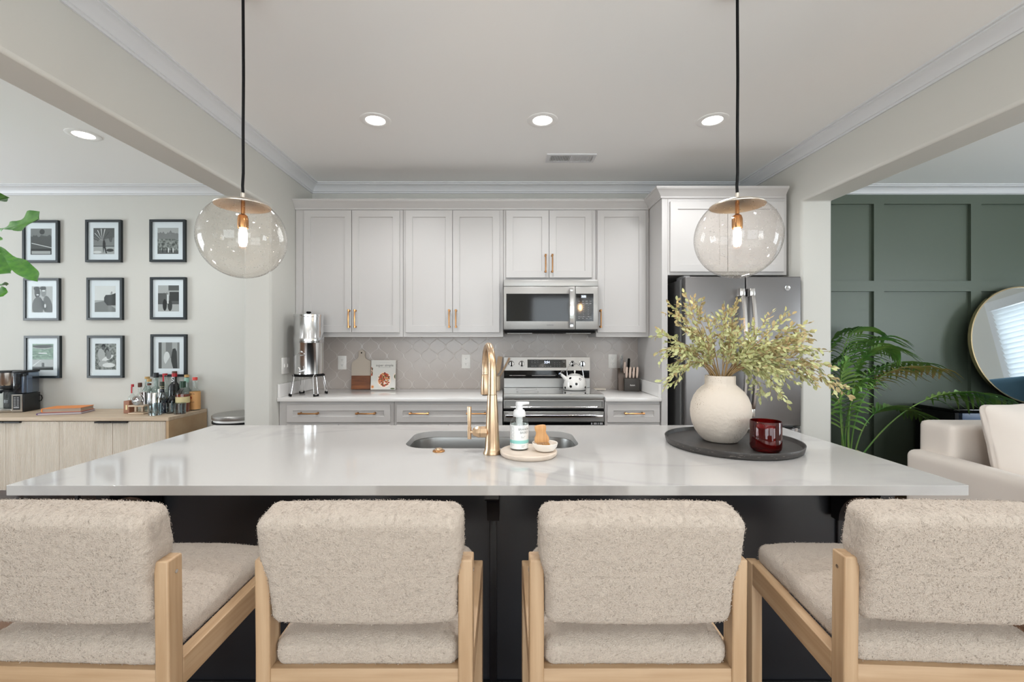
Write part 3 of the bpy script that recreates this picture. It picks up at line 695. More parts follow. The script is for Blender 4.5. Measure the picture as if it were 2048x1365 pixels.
# ------------------------------------------------------------------ island
IX0, IX1, IY0, IY1 = -1.472, 1.369, 1.325, 2.275
IZ = 0.914
t = thing('kitchen_island', 'long black kitchen island with white quartz top and bar overhang', 'kitchen island', ((IX0 + IX1) / 2, 1.9, 0))
BX0, BX1, BY0 = -1.30, 1.238, 1.65
b = B(); b.box(BX0, BX1, BY0, BY0 + 0.03, 0.0, 0.883, 0.002, 1); b.box(BX0, BX1, 2.21, 2.24, 0.0, 0.883, 0.002, 1); b.box(BX0, BX0 + 0.03, BY0 + 0.03, 2.21, 0.0, 0.883); b.box(BX1 - 0.03, BX1, BY0 + 0.03, 2.21, 0.0, 0.883)
b.build('cabinet_body', island_m, t, local=False, label='black painted island base')
b = B(); b.box(-0.056, -0.030, BY0 - 0.012, BY0 - 0.0005, 0.1, 0.883, 0.003, 2)
for x in (BX0, BX1 - 0.026): b.box(x, x + 0.026, BY0 - 0.012, BY0 - 0.0005, 0.1, 0.883, 0.002, 1)
b.box(BX0, BX1, BY0 - 0.014, BY0 - 0.0005, 0, 0.099, 0.002, 1)
b.build('panel_trim', black, t, local=False)
for cx in (-0.042, BX0 + 0.03, BX1 - 0.03):
    b = B(); P = [(BY0 - 0.013, 0.883), (1.42, 0.883), (1.42, 0.84), (1.435, 0.83)]
    P += [(1.435 + 0.165 * math.sin(a), 0.70 + 0.13 * math.cos(a)) for a in [PI / 2 * i / 8 for i in range(1, 9)]]
    P += [(BY0 - 0.013, 0.70)]
    b.prism(P, 'x', cx - 0.022, cx + 0.022); b.build('corbel', black, t, local=False, label='black corbel under the overhang')
# quartz top with sink cut-out
b = B(); SX0, SX1, SY0, SY1 = -0.412, 0.305, 1.785, 2.13
inner = rrect(SX0, SX1, SY0, SY1, 0.10, 10); outer = rrect(IX0, IX1, IY0, IY1, 0.006, 3)
zz = (0.8845, IZ); loops = {}
for z in zz:
    vo = [b.V((x, y, z)) for x, y in outer]; vi = [b.V((x, y, z)) for x, y in inner]
    eo = [b.bm.edges.new((vo[i], vo[(i + 1) % len(vo)])) for i in range(len(vo))]; ei = [b.bm.edges.new((vi[i], vi[(i + 1) % len(vi)])) for i in range(len(vi))]
    r = bmesh.ops.triangle_fill(b.bm, use_beauty=True, edges=eo + ei); b._f([g for g in r['geom'] if isinstance(g, bmesh.types.BMFace)])
    loops[z] = (vo, vi)
for k in (0, 1):
    A_, D_ = loops[zz[0]][k], loops[zz[1]][k]; n = len(A_)
    for i in range(n): b.face([A_[i], A_[(i + 1) % n], D_[(i + 1) % n], D_[i]])
o = b.build('countertop', quartz, t, local=False, label='polished white quartz top with faint grey veins')
md = o.modifiers.new('bev', 'BEVEL'); md.width = 0.003; md.segments = 2; md.limit_method = 'ANGLE'
# sink
b = B(); rows = []
for ins, z, rr in ((-0.012, 0.8835, 0.11), (0.0, 0.8835, 0.10), (0.004, 0.86, 0.096), (0.012, 0.70, 0.09), (0.035, 0.672, 0.07), (0.08, 0.664, 0.05)):
    rows.append([b.V((x, y, z)) for x, y in rrect(SX0 + ins, SX1 - ins, SY0 + ins, SY1 - ins, rr, 10)])
for A_, D_ in zip(rows, rows[1:]):
    n = len(A_)
    for i in range(n): b.face([A_[i], A_[(i + 1) % n], D_[(i + 1) % n], D_[i]])
b.face(rows[-1]); s_ = thing('kitchen_sink', 'undermount stainless steel sink with rounded corners in island top', 'sink', ((SX0 + SX1) / 2, (SY0 + SY1) / 2, 0.664))
b.build('basin', sink_m, s_, local=False)
B().lathe([(0, 0.002), (0.02, 0.002), (0.04, 0.004), (0.045, 0.0005)], seg=28).build('drain', steel_p, s_)
# ------------------------------------------------------------------ faucet, button, soap board
fx, fyy = -0.048, 1.70
t = thing('kitchen_faucet', 'champagne gold pull-down kitchen faucet beside the sink', 'faucet', (fx, fyy, IZ))
b = B(); b.lathe([(0, 0.0005), (0.034, 0.0005), (0.0345, 0.004), (0.030, 0.014), (0.0275, 0.024), (0.0262, 0.055), (0.0245, 0.10), (0.0215, 0.16), (0.0185, 0.212), (0.0180, 0.2235), (0, 0.2235)], seg=40)
b.build('body', gold, t)
b = B(); P = []; dx, dy = -0.19, 0.982     # spout plane direction
cr = 0.092
for i in range(5): P.append((0, 0, 0.225 + i * 0.022))
for i in range(1, 17):
    a = PI - PI * 1.06 * i / 16; d_ = cr + cr * math.cos(a); P.append((dx * d_, dy * d_, 0.313 + 1.02 * cr * math.sin(a)))
b.tube(P, [0.0172 - 0.0035 * min(1, i / 9) for i in range(len(P))], 20); b.build('spout', gold, t)
e = Vector(P[-1]); dn = (Vector(P[-1]) - Vector(P[-2])).normalized(); dn = (dn + Vector((0.02, 0.06, -0.12))).normalized()
b = B(); b.tube([e, e + dn * 0.008], [0.0142, 0.0145], 20); b.tube([e + dn * 0.0095, e + dn * 0.012, e + dn * 0.088, e + dn * 0.092], [0.0145, 0.0155, 0.0218, 0.0205], 24)
b.build('spray_head', gold, t)
b = B(); b.tube([e + dn * 0.0925, e + dn * 0.096], 0.015, 20); b.build('nozzle', blackr, t)
b = B(); hz = 0.082
b.tube([(-0.020, 0, hz), (-0.044, 0, hz)], [0.0215, 0.0215], 8); b.tube([(-0.0445, 0, hz), (-0.0455, 0, hz)], 0.0195, 24); b.tube([(-0.046, 0, hz), (-0.052, 0, hz), (-0.069, 0, hz), (-0.0735, 0, hz)], [0.0215, 0.0218, 0.0155, 0.0125], 8); b.tube([(-0.0735, 0, hz), (-0.082, 0, hz)], 0.0065, 14)
b.build('handle_base', gold, t)
b = B(); b.tube([(-0.0865, 0, hz - 0.026), (-0.0865, 0, hz + 0.020), (-0.0865, 0, hz + 0.021), (-0.087, 0, hz + 0.094), (-0.087, 0, hz + 0.096)], [0.0072, 0.0075, 0.0062, 0.0084, 0.0078], 18)
b.build('lever', gold, t)
t = thing('air_switch_button', 'small round gold push button set in the island top near the faucet', 'button', (X(877.5, 1.735), 1.735, IZ))
B().lathe([(0, 0.0003), (0.0235, 0.0003), (0.0235, 0.003), (0.020, 0.006), (0.017, 0.0065), (0, 0.0065)], seg=36).build('flange', gold_d, t)
B().lathe([(0, 0.007), (0.014, 0.007), (0.014, 0.0105), (0.011, 0.0125), (0, 0.013)], seg=30).build('push_cap', gold, t)
bx_, by_ = 0.088, 1.683
t = thing('round_tray', 'small round pale stone tray beside the faucet', 'tray', (bx_, by_, IZ))
B().lathe([(0, 0.0005), (0.100, 0.0005), (0.104, 0.004), (0.1065, 0.010), (0.1065, 0.016), (0.103, 0.0185), (0, 0.0185)], seg=64).build('tray_slab', M('pale_stone', (222, 208, 194), 0.5, var=(7, (212, 196, 180), 4), stretch=(1, 6, 1)), t)
TZ = IZ + 0.0188
sx_, sy_ = X(1038.5, 1.70), 1.70
t = thing('soap_bottle', 'clear foaming soap bottle with white pump and teal striped label', 'soap bottle', (sx_, sy_, TZ))
R_ = 0.0345
B().lathe([(0, 0.0005), (R_ - 0.003, 0.0005), (R_, 0.004), (R_, 0.098), (R_ - 0.004, 0.110), (R_ - 0.012, 0.119), (0.0235, 0.122)], seg=40).build('bottle', clear, t)
B().lathe([(0, 0.002), (R_ - 0.004, 0.003), (R_ - 0.002, 0.006), (R_ - 0.002, 0.070), (0, 0.070)], seg=32).build('liquid', M('soap_liquid', (236, 238, 236), 0.1, trans=0.6), t)
label_m = M('label_white', (240, 241, 240), 0.45); teal = M('label_teal', (150, 214, 208), 0.45); ink = M('label_ink', (120, 124, 124), 0.5)
B().lathe([(R_ + 0.0003, 0.006), (R_ + 0.0005, 0.006), (R_ + 0.0005, 0.094), (R_ + 0.0003, 0.094)], seg=40).build('label_sheet', label_m, t)
B().lathe([(R_ + 0.0006, 0.026), (R_ + 0.0007, 0.026), (R_ + 0.0007, 0.038), (R_ + 0.0006, 0.038)], seg=40).build('label_band', teal, t, label='teal stripe around the label')
def wrap(a0, zc, r=R_ + 0.0011):
    return lambda x, y: (r * math.sin(a0 + x / r), -r * math.cos(a0 + x / r), zc + y)
lettering('BRANCH', 0.0115, wrap(0.52, 0.079), 'lettering', ink, t); lettering('BASICS', 0.0115, wrap(0.55, 0.067), 'lettering', ink, t)
b = B()
for i in range(16): 
    f = wrap(-0.75, 0.088 - i * 0.0046); w = 0.008 + 0.003 * ((i * 7) % 3) / 3
    b.quad(f(-w, 0), f(w - 0.004, 0), f(w - 0.004, 0.0008), f(-w, 0.0008))
for a0_, zc_, w_ in ((0.45, 0.088, 0.006), (0.40, 0.052, 0.008), (0.35, 0.048, 0.006), (0.40, 0.018, 0.007), (0.35, 0.013, 0.005)):
    f = wrap(a0_, zc_); b.quad(f(-w_, 0), f(w_, 0), f(w_, 0.0012), f(-w_, 0.0012))
b.build('small_print', print_grey, t)
pm = M('pump_white', (240, 240, 240), 0.35, trans=0.15)
b = B(); b.lathe([(0, 0.123), (0.0235, 0.123), (0.0245, 0.128), (0.0235, 0.138), (0.019, 0.147), (0.0135, 0.149), (0.0125, 0.162), (0, 0.162)], seg=30); b.build('pump_collar', pm, t)
b = B(); b.lathe([(0, 0.070), (0.013, 0.070), (0.013, 0.122), (0, 0.122)], seg=20); b.build('pump_chamber', pm, t)
b = B(); b.lathe([(0, 0.1625), (0.0135, 0.1625), (0.0145, 0.170), (0.0125, 0.177), (0, 0.179)], seg=24); b.tube([(0.006, 0, 0.171), (0.030, -0.003, 0.173), (0.037, -0.004, 0.1725)], [0.0075, 0.0055, 0.0045], 12)
b.build('pump_head', pm, t)
dx_, dy_ = X(1090, 1.665), 1.668
t = thing('soap_dish', 'small round white ceramic dish holding a wooden dish brush', 'dish', (dx_, dy_, TZ))
B().lathe([(0, 0.0005), (0.022, 0.0005), (0.034, 0.004), (0.0445, 0.018), (0.0475, 0.030), (0.0465, 0.0315), (0.044, 0.030), (0.040, 0.018), (0.030, 0.0075), (0, 0.006)], seg=48).build('bowl', M('ceramic_white', (238, 232, 224), 0.3), t)
t = thing('dish_brush', 'short wooden dish brush with tan bristles lying in white dish', 'brush', (dx_ - 0.008, dy_, TZ + 0.010))
b = B(); rows = []
mm = Matrix.Rotation(-0.12, 4, 'Y'); b.m = mm
for z, hw, hd in ((0.024, 0.026, 0.013), (0.030, 0.028, 0.0145), (0.040, 0.0265, 0.014), (0.051, 0.0205, 0.0135), (0.061, 0.0185, 0.013), (0.072, 0.0215, 0.014), (0.079, 0.0220, 0.014), (0.084, 0.0195, 0.012), (0.086, 0.013, 0.008)):
    rows.append([b.V((hw * math.copysign(abs(math.cos(a)) ** 0.6, math.cos(a)), hd * math.copysign(abs(math.sin(a)) ** 0.6, math.sin(a)), z)) for a in [2 * PI * i / 20 for i in range(20)]])
for A_, D_ in zip(rows, rows[1:]):
    for i in range(20): b.face([A_[i], A_[(i + 1) % 20], D_[(i + 1) % 20], D_[i]])
b.face(rows[0]); b.face(rows[-1][::-1]); b.build('brush_handle', M('beech', (214, 164, 110), 0.5, var=(4, (196, 142, 88), 4), stretch=(25, 25, 2)), t)
b = B(); b.m = mm
for i in range(9):
    for j in range(4):
        x, y = -0.019 + i * 0.0048, -0.0075 + j * 0.005; b.tube([(x, y, 0.0245), (x * 1.15 + 0.006, y * 1.4, 0.0045)], [0.0016, 0.0026], 5)
br = b.build('bristles', M('bristle', (196, 146, 86), 0.8), t)

# ------------------------------------------------------------------ round tray with vase and candle
tx, ty = 0.843, 1.842
tx = X(1473, 1.80)
t = thing('round_tray', 'large round black wooden tray under the cream vase', 'tray', (tx, ty, IZ))
B().lathe([(0, 0.0005), (0.246, 0.0005), (0.252, 0.006), (0.257, 0.026), (0.2565, 0.028), (0.252, 0.0275), (0.246, 0.013), (0.240, 0.0115), (0, 0.0115)], seg=96).build('tray_body', M('tray_black', (58, 55, 54), 0.38, var=(60, (66, 62, 59), 6), bump=(25, 0.2, 0.001)), t)
b = B()
for i in range(46):
    a = rnd.uniform(PI * 1.05, PI * 1.95); z = rnd.uniform(0.008, 0.026); r = 0.2524 + (z - 0.006) * 0.25 + 0.0002; w = rnd.uniform(0.001, 0.012) / r; h = rnd.uniform(0.0003, 0.0008)
    f = lambda q, zz: (r * math.cos(q), r * math.sin(q), zz); b.quad(f(a, z), f(a + w, z), f(a + w, z + h), f(a, z + h))
b.build('scuff_marks', M('scuff', (160, 152, 142), 0.8), t)
TY = IZ + 0.0118
vx, vy = X(1441.5, 1.87), 1.875
vase = thing('ceramic_vase', 'round cream speckled ceramic vase holding dried branches', 'vase', (vx, vy, TY))
VP = [(0, 0.0008), (0.062, 0.0008), (0.067, 0.002), (0.071, 0.007), (0.083, 0.020), (0.098, 0.042), (0.110, 0.070), (0.1165, 0.100), (0.118, 0.125), (0.1145, 0.155), (0.104, 0.184), (0.090, 0.206), (0.073, 0.223), (0.062, 0.231), (0.0590, 0.237), (0.0585, 0.245), (0.0585, 0.268), (0.057, 0.271), (0.054, 0.268), (0.053, 0.240), (0.080, 0.205), (0.105, 0.14), (0.08, 0.05), (0, 0.02)]
b = B(); b.lathe(VP, seg=64)
for v in b.bm.verts:
    n = noise.noise(v.co * 9) * 0.0016; l = math.hypot(v.co.x, v.co.y)
    if l > 0.01: v.co.x *= 1 + n / l; v.co.y *= 1 + n / l
b.build('vase_body', vase_m, vase, sharp=60)
cx_, cy_ = X(1531.5, 1.70), 1.70
t = thing('candle_jar', 'dark red glass candle jar on the black tray', 'candle', (cx_, cy_, TY))
redg = bpy.data.materials.new('red_glass'); redg.use_nodes = True; nt = redg.node_tree; nt.nodes.clear()
_o = node(nt, 'OutputMaterial'); _t = node(nt, 'BsdfTransparent'); _t.inputs[0].default_value = (0.62, 0.03, 0.02, 1); _g = node(nt, 'BsdfGlossy'); _g.inputs['Roughness'].default_value = 0.03
_d = node(nt, 'BsdfDiffuse'); _d.inputs[0].default_value = (0.16, 0.006, 0.006, 1); _m0 = node(nt, 'MixShader'); _m0.inputs[0].default_value = 0.2
_m = node(nt, 'MixShader'); _f = node(nt, 'Fresnel'); _f.inputs[0].default_value = 1.6
nt.links.new(_t.outputs[0], _m0.inputs[1]); nt.links.new(_d.outputs[0], _m0.inputs[2])
nt.links.new(_f.outputs[0], _m.inputs[0]); nt.links.new(_m0.outputs[0], _m.inputs[1]); nt.links.new(_g.outputs[0], _m.inputs[2]); nt.links.new(_m.outputs[0], _o.inputs[0])
B().lathe([(0, 0.0008), (0.044, 0.0008), (0.052, 0.009), (0.054, 0.020), (0.054, 0.112), (0.0530, 0.1135), (0.0515, 0.112), (0.0512, 0.018), (0.044, 0.012), (0, 0.011)], seg=56).build('jar', redg, t)
B().lathe([(0, 0.013), (0.046, 0.013), (0.0505, 0.020), (0.0508, 0.090), (0, 0.089)], seg=48).build('wax', M('red_wax', (178, 42, 24), 0.5), t, label='red wax inside the jar')
B().tube([(0, 0, 0.088), (0.001, 0, 0.099)], 0.001, 6).build('wick', blackr, t)

# dried branches: quadratic curves from the neck to tips seen in the photo
def branch(tip, rise, leafy, tan, i):
    """tip: world point; rise: how much the stem goes up first"""
    r = random.Random(100 + i)
    neck = Vector((vx + r.uniform(-0.03, 0.03), vy + r.uniform(-0.03, 0.03), TY + 0.10))
    mouth = Vector((vx + (tip[0] - vx) * 0.12 + r.uniform(-0.012, 0.012), vy + (tip[1] - vy) * 0.10 + r.uniform(-0.012, 0.012), TY + 0.268))
    mx_ = 0.036
    d0 = Vector((mouth.x - vx, mouth.y - vy, 0)); 
    if d0.length > mx_: d0 = d0.normalized() * mx_; mouth.x, mouth.y = vx + d0.x, vy + d0.y
    tip = Vector(tip); ctl = mouth.lerp(tip, 0.42) + Vector((0, 0, rise))
    P = [neck, neck.lerp(mouth, 0.5)]
    for k in range(15):
        u = k / 14; P.append(mouth * (1 - u) ** 2 + ctl * 2 * u * (1 - u) + tip * u * u + Vector((r.uniform(-1, 1), r.uniform(-1, 1), r.uniform(-1, 1))) * 0.0035 * min(1, u * 3))
    b = B(); L = B()
    b.tube(P, [0.0024 * (1 - 0.8 * k / (len(P) - 1)) + 0.0004 for k in range(len(P))], 5)
    def leaf(p, d, s):
        d = d.normalized(); side = d.cross(Vector((r.uniform(-1, 1), r.uniform(-1, 1), r.uniform(-1, 1)))).normalized(); up = d.cross(side)
        w = s * r.uniform(0.42, 0.56); a = p; c = p + d * s
        m1, m2 = p + d * s * 0.35, p + d * s * 0.72; cu = up * s * r.uniform(0.05, 0.16)
        v0, v5 = L.V(a), L.V(c - cu * 1.2); v1, v2, v3, v4 = L.V(m1 + side * w * 0.5 + cu * 0.5), L.V(m1 - side * w * 0.5 + cu * 0.5), L.V(m2 + side * w * 0.42), L.V(m2 - side * w * 0.42)
        vm1, vm2 = L.V(m1), L.V(m2 - cu * 0.5); L.mi = 1 if r.random() < tan * 0.65 else 0
        for q in ((v0, v1, vm1), (v0, vm1, v2), (v1, v3, vm2, vm1), (vm1, vm2, v4, v2), (v3, v5, vm2), (vm2, v5, v4)): L.face(q)
    def leaves(path, n, s0, start=0.0):
        m = len(path) - 1
        for k in range(n):
            u = start + (1 - start) * (k + r.random() * 0.7) / n; q = min(m - 1e-3, u * m); j = int(q); p = path[j].lerp(path[j + 1], q - j); d = (path[j + 1] - path[j]).normalized()
            o = Vector((r.uniform(-1, 1), r.uniform(-1, 1), r.uniform(-1, 0.8))).normalized()
            leaf(p, d * 0.9 + o * 0.75, s0 * r.uniform(0.75, 1.35))
    main = P[3:]; leaves(main, int(24 * leafy), 0.023, 0.20); leaf(P[-1], P[-1] - P[-2], 0.022)
    ln = (tip - mouth).length
    for k in range(int(11 * leafy * max(0.7, ln / 0.3))):
        u = r.uniform(0.28, 0.93); j = int(u * 14) + 2; p = P[j]; d = (P[min(j + 1, 16)] - P[j - 1]).normalized()
        o = Vector((r.uniform(-1, 1), r.uniform(-1, 1), r.uniform(-0.8, 0.9))); o = (o - d * o.dot(d)).normalized()
        l = r.uniform(0.04, 0.095) * (1.15 - u * 0.5); Q = []
        for q in range(6): v = q / 5; Q.append(p + (d * 0.85 + o * 0.6) * l * v + Vector((0, 0, -0.25)) * l * v * v * r.uniform(0.2, 1.2))
        b.tube(Q, [0.0009, 0.0008, 0.0007, 0.0006, 0.0005, 0.0004], 4, caps=False)
        leaves(Q, max(4, int(l / 0.0085)), 0.020); leaf(Q[-1], Q[-1] - Q[-2], 0.022)
    o = b.build('branch', twig_m, bouquet, local=False); lf = L.build('leaves', [dry_g, dry_t], bouquet, local=False, sharp=180, label='pale dried leaves'); lf.parent = o
    return o
bouquet = thing('dried_bouquet', 'loose bouquet of dried leafy branches spreading from the cream vase', 'dried branches', (vx, vy, TY + 0.10))
TIPS = [((1368, 585), 1.86, 0.02, .7, .9, 'tallest dried branch, leaning toward the wall cabinets'), ((1385, 600), 1.95, 0.03, .8, .8, 0), ((1338, 607), 1.82, 0.07, .8, 1, 'dried branch with a browned curled tip above the fridge edge'),
 ((1378, 632), 1.78, 0.05, .8, .8, 0), ((1308, 672), 1.86, 0.10, 1.0, .25, 'dried branch reaching furthest toward the knife block'), ((1312, 706), 1.78, 0.12, .8, .3, 0), ((1336, 735), 1.95, 0.12, 1.0, .2, 0), ((1325, 782), 1.78, 0.17, 1.1, .1, 'dried branch drooping beside the vase towards the knife block'), ((1352, 768), 1.92, 0.14, 1.0, .1, 0),
 ((1410, 628), 2.0, 0.02, .9, .7, 0), ((1448, 612), 1.85, 0.01, 1.0, .7, 0), ((1474, 602), 1.80, 0.03, 1.0, .7, 'dried branch with pale hooked tip, standing upright in the vase'), ((1462, 648), 1.93, 0.0, 1.1, .5, 0), ((1482, 655), 1.72, 0.04, 1.1, .4, 0),
 ((1545, 622), 1.88, 0.01, .9, .2, 0), ((1583, 630), 1.80, 0.04, .9, .4, 0), ((1618, 645), 1.86, 0.05, .9, .7, 0), ((1624, 665), 1.95, 0.05, 1.1, .9, 0), ((1620, 682), 1.80, 0.06, 1.1, .9, 0), ((1600, 668), 2.0, 0.05, 1.0, .3, 0),
 ((1655, 705), 1.90, 0.10, 1.0, .3, 0), ((1668, 735), 1.85, 0.12, 1.2, .5, 0), ((1697, 795), 1.80, 0.20, 1.2, .8, 'longest dried branch, arching out past the fridge toward the palm'), ((1690, 775), 1.92, 0.17, 1.0, .8, 0), ((1630, 772), 1.95, 0.15, 1.2, .3, 0),
 ((1577, 812), 1.76, 0.17, 1.3, .05, 'green dried branch drooping over the red candle'), ((1534, 796), 1.98, 0.13, 1.2, .0, 0), ((1596, 770), 1.80, 0.12, 1.3, .1, 0), ((1560, 745), 1.74, 0.10, 1.4, .1, 0), ((1580, 700), 1.88, 0.07, 1.4, .1, 0), ((1525, 700), 1.78, 0.05, 1.4, .2, 0), ((1540, 735), 1.95, 0.08, 1.4, .1, 0), ((1505, 680), 1.90, 0.02, 1.2, .3, 0), ((1395, 680), 1.80, 0.04, 1.2, .3, 0), ((1375, 705), 1.93, 0.08, 1.1, .3, 0)]
for i, (px, D, rise, leafy, tan, lab) in enumerate(TIPS):
    branch((X(px[0], D), D, Z(px[1], D)), rise, leafy, tan, i)

# ------------------------------------------------------------------ pendants
def pendant(px, D, label):
    x = X(px, D); R0 = 0.157; zc = Z(476, D)
    t = thing('pendant_lamp', label, 'pendant light', (x, D, zc), 0, 'clear glass globe pendants above the island')
    P = []
    a0 = math.asin(0.098 / R0)
    for i in range(41):
        a = a0 + (PI - a0) * i / 40; P.append((R0 * math.sin(a) if i < 40 else 0, R0 * math.cos(a)))
    B().lathe(P, seg=64).build('globe', seedglass, t, sharp=180, label='clear seeded glass globe')
    zt = R0 * math.cos(a0)
    b = B(); b.lathe([(0.100, zt - 0.001), (0.1005, zt + 0.002), (0.092, zt + 0.008), (0.070, zt + 0.017), (0.040, zt + 0.025), (0.011, zt + 0.028), (0.011, zt + 0.024), (0.040, zt + 0.021), (0.070, zt + 0.013), (0.092, zt + 0.004), (0.100, zt - 0.001)], seg=56)
    b.build('cap', M('satin_nickel', (206, 197, 185), 0.4, 1.0) if 'satin_nickel' not in bpy.data.materials else bpy.data.materials['satin_nickel'], t, label='shallow satin nickel cap')
    cap_m = bpy.data.materials['satin_nickel']
    B().cyl((0, 0, 0), 0.0078, zt + 0.020, zt + 0.052, 20, bev=0.001).build('stem', cap_m, t)
    z1 = H - zc
    b = B(); b.tube([(0, 0, zt + 0.052), (-0.0015, 0, zt + 0.08), (0.0012, 0, zt + 0.13), (0.0005, 0, zt + 0.3), (0.002, 0, zt + 0.5), (0, 0, z1 - 0.02)], 0.0055, 10); b.build('cord', blackr, t, label='black fabric cord')
    B().lathe([(0, z1 - 0.022), (0.05, z1 - 0.022), (0.06, z1 - 0.016), (0.06, z1 - 0.0005), (0, z1 - 0.0005)], seg=36).build('ceiling_rose', cap_m, t)
    B().lathe([(0, zt - 0.03), (0.0075, zt - 0.03), (0.0075, zt + 0.02), (0, zt + 0.02)], seg=20).build('socket_stem', gold_d, t)
    B().lathe([(0, 0.037), (0.0185, 0.037), (0.0195, 0.045), (0.0195, 0.072), (0.016, 0.085), (0.0075, 0.092), (0, 0.092)], seg=28).build('socket', gold_d, t)
    B().lathe([(0, -0.034), (0.008, -0.032), (0.0135, -0.024), (0.0145, -0.012), (0.0145, 0.018), (0.012, 0.034), (0, 0.036)], seg=24).build('bulb', bulb_m, t, sharp=180, label='glowing tubular bulb')
    return t
pendant(486, 1.75, 'clear glass globe pendant hanging in front of the photo wall')
pendant(1474.5, 1.75, 'clear glass globe pendant hanging in front of the fridge cabinet')

# ------------------------------------------------------------------ bar stools
def fuzz(p, n):
    q = p * 95; a = noise.noise(q) + 0.6 * noise.noise(q * 2.3 + Vector((3, 1, 7)))
    return n * (0.0014 * a + 0.0012 * noise.noise(p * 18))
def tufts(b, n, seed, L=0.0022, w=0.0006):
    """short curly loops of the boucle pile, part of the cushion skin"""
    r = random.Random(seed); b.bm.faces.ensure_lookup_table(); b.bm.normal_update()
    fs = [f for f in b.bm.faces]; ar = [f.calc_area() for f in fs]; sm, mm_ = b.m, None; b.m = None
    c = Vector((0, 0, 0))
    for f in fs: c += f.calc_center_median()
    c /= len(fs); data = []
    for f in r.choices(fs, weights=ar, k=n):
        p = f.calc_center_median() + Vector((r.uniform(-.003, .003), r.uniform(-.003, .003), r.uniform(-.003, .003))); nn = f.normal.copy()
        if nn.dot(p - c) < 0: nn.negate()
        data.append((p, nn))
    for p, nn in data:
        t1 = Vector((r.uniform(-1, 1), r.uniform(-1, 1), r.uniform(-1, 1))); t1 = (t1 - nn * t1.dot(nn)).normalized(); t2 = nn.cross(t1); l = L * r.uniform(0.6, 1.3)
        p = p - nn * 0.0008; a, q = p + nn * l * 0.42 + t1 * l * 0.35, p + nn * l * 0.34 + t1 * l * 0.95; s1 = t2 * w
        v = [b.V(p - s1), b.V(p + s1), b.V(a + s1 * 1.5), b.V(a - s1 * 1.5), b.V(q + s1), b.V(q - s1)]
        b.face(v[:4]); b.face([v[3], v[2], v[4], v[5]])
    b.m = sm
def make_stool():
    t = thing('bar_stool', 'x', 'bar stool', (0, 0, 0), 0, 'bar stools along the island')
    W = 0.2225; yr0, yr1, yf0, yf1 = -0.216, -0.174, 0.172, 0.212   # rear post, front leg
    for s in (-1, 1):
        a, c = sorted((s * W, s * (W - 0.030)))
        b = B(); pts = [(-0.216, 0.0), (-0.1755, 0.0), (-0.1755, 0.70), (-0.1785, 0.893), (-0.2195, 0.893), (-0.216, 0.70)]
        b.prism(pts, 'x', a, c); o = b.build('rear_leg', ash, t); md = o.modifiers.new('bev', 'BEVEL'); md.width = 0.0035; md.segments = 3; md.limit_method = 'ANGLE'
        b = B(); b.lathe([(0, 0.0), (0.004, 0.0), (0.004, 0.0006 * 1), (0, 0.0006)], (0, 0, 0), 12, 'x')
        if s > 0: pass
        for v in b.bm.verts: v.co.x = s * (W + 0.0004 + abs(v.co.x)); v.co.y += -0.196; v.co.z += 0.862
        q = b.build('screw', steel_p, t)
        B().box(a, c, yf0, yf1, 0, 0.684, 0.003, 2).build('front_leg', ash, t)
        b = B(); b.prism([(yr1 - 0.001, 0.608), (yf0 + 0.001, 0.622), (yf0 + 0.001, 0.686), (yr1 - 0.001, 0.668)], 'x', a + 0.001, c - 0.001)
        o = b.build('side_rail', ash_y, t); md = o.modifiers.new('bev', 'BEVEL'); md.width = 0.002; md.segments = 2
        B().box(a + 0.004, c - 0.004, yr1 - 0.001, yf0 + 0.001, 0.20, 0.235, 0.002, 1).build('stretcher', ash_y, t)
    B().box(-W + 0.0285, W - 0.0285, yr0 + 0.004, yr1 - 0.004, 0.585, 0.667, 0.002, 2).build('rear_rail', ash_h, t)
    B().box(-W + 0.0285, W - 0.0285, yf0 + 0.006, yf1 - 0.006, 0.60, 0.682, 0.002, 2).build('front_rail', ash_h, t)
    B().box(-W + 0.0285, W - 0.0285, yf0 + 0.006, yf1 - 0.006, 0.26, 0.295, 0.002, 2).build('footrest', ash_h, t)
    # seat cushion
    b = B(); b.m = Matrix.Translation((0, 0.004, 0.695)) @ Matrix.Rotation(0.035, 4, 'X')
    def dome(p, n):
        o = fuzz(p, n)
        if p.y > 0.1: o = o + Vector((0, 0.020 * (1 - (p.x / 0.1925) ** 2) * (p.y - 0.1) / 0.108, 0))
        if p.z > 0: o = o + Vector((0, 0, 0.015 * max(0, 1 - (p.x / 0.19) ** 2) * max(0, 1 - (p.y / 0.2) ** 4)))
        return o
    b.rbox((0, 0, 0), (0.1925, 0.208, 0.031), 0.025, 0.0052, dome); tufts(b, 26000, 5); b.build('seat_cushion', boucle, t, sharp=180)
    # backrest, reclined towards the sitter's back
    b = B(); b.m = Matrix.Translation((0, -0.200, 0.882)) @ Matrix.Rotation(0.20, 4, 'X')
    def bulge(p, n):
        o = fuzz(p + Vector((5, 5, 5)), n)
        o = o + Vector((0.011 * (p.x / 0.192) * max(0, min(1, (p.z + 0.02) / 0.05)), -0.014 * max(0, 1 - (p.x / 0.2) ** 2) * 0.6, 0.010 * (1 - (p.x / 0.2) ** 2) if p.z > 0 else 0))
        return o
    b.rbox((0, 0, 0), (0.192, 0.043, 0.119), 0.024, 0.0052, bulge); tufts(b, 26000, 6); b.build('backrest', boucle, t, sharp=180)
    return t
ST = make_stool()
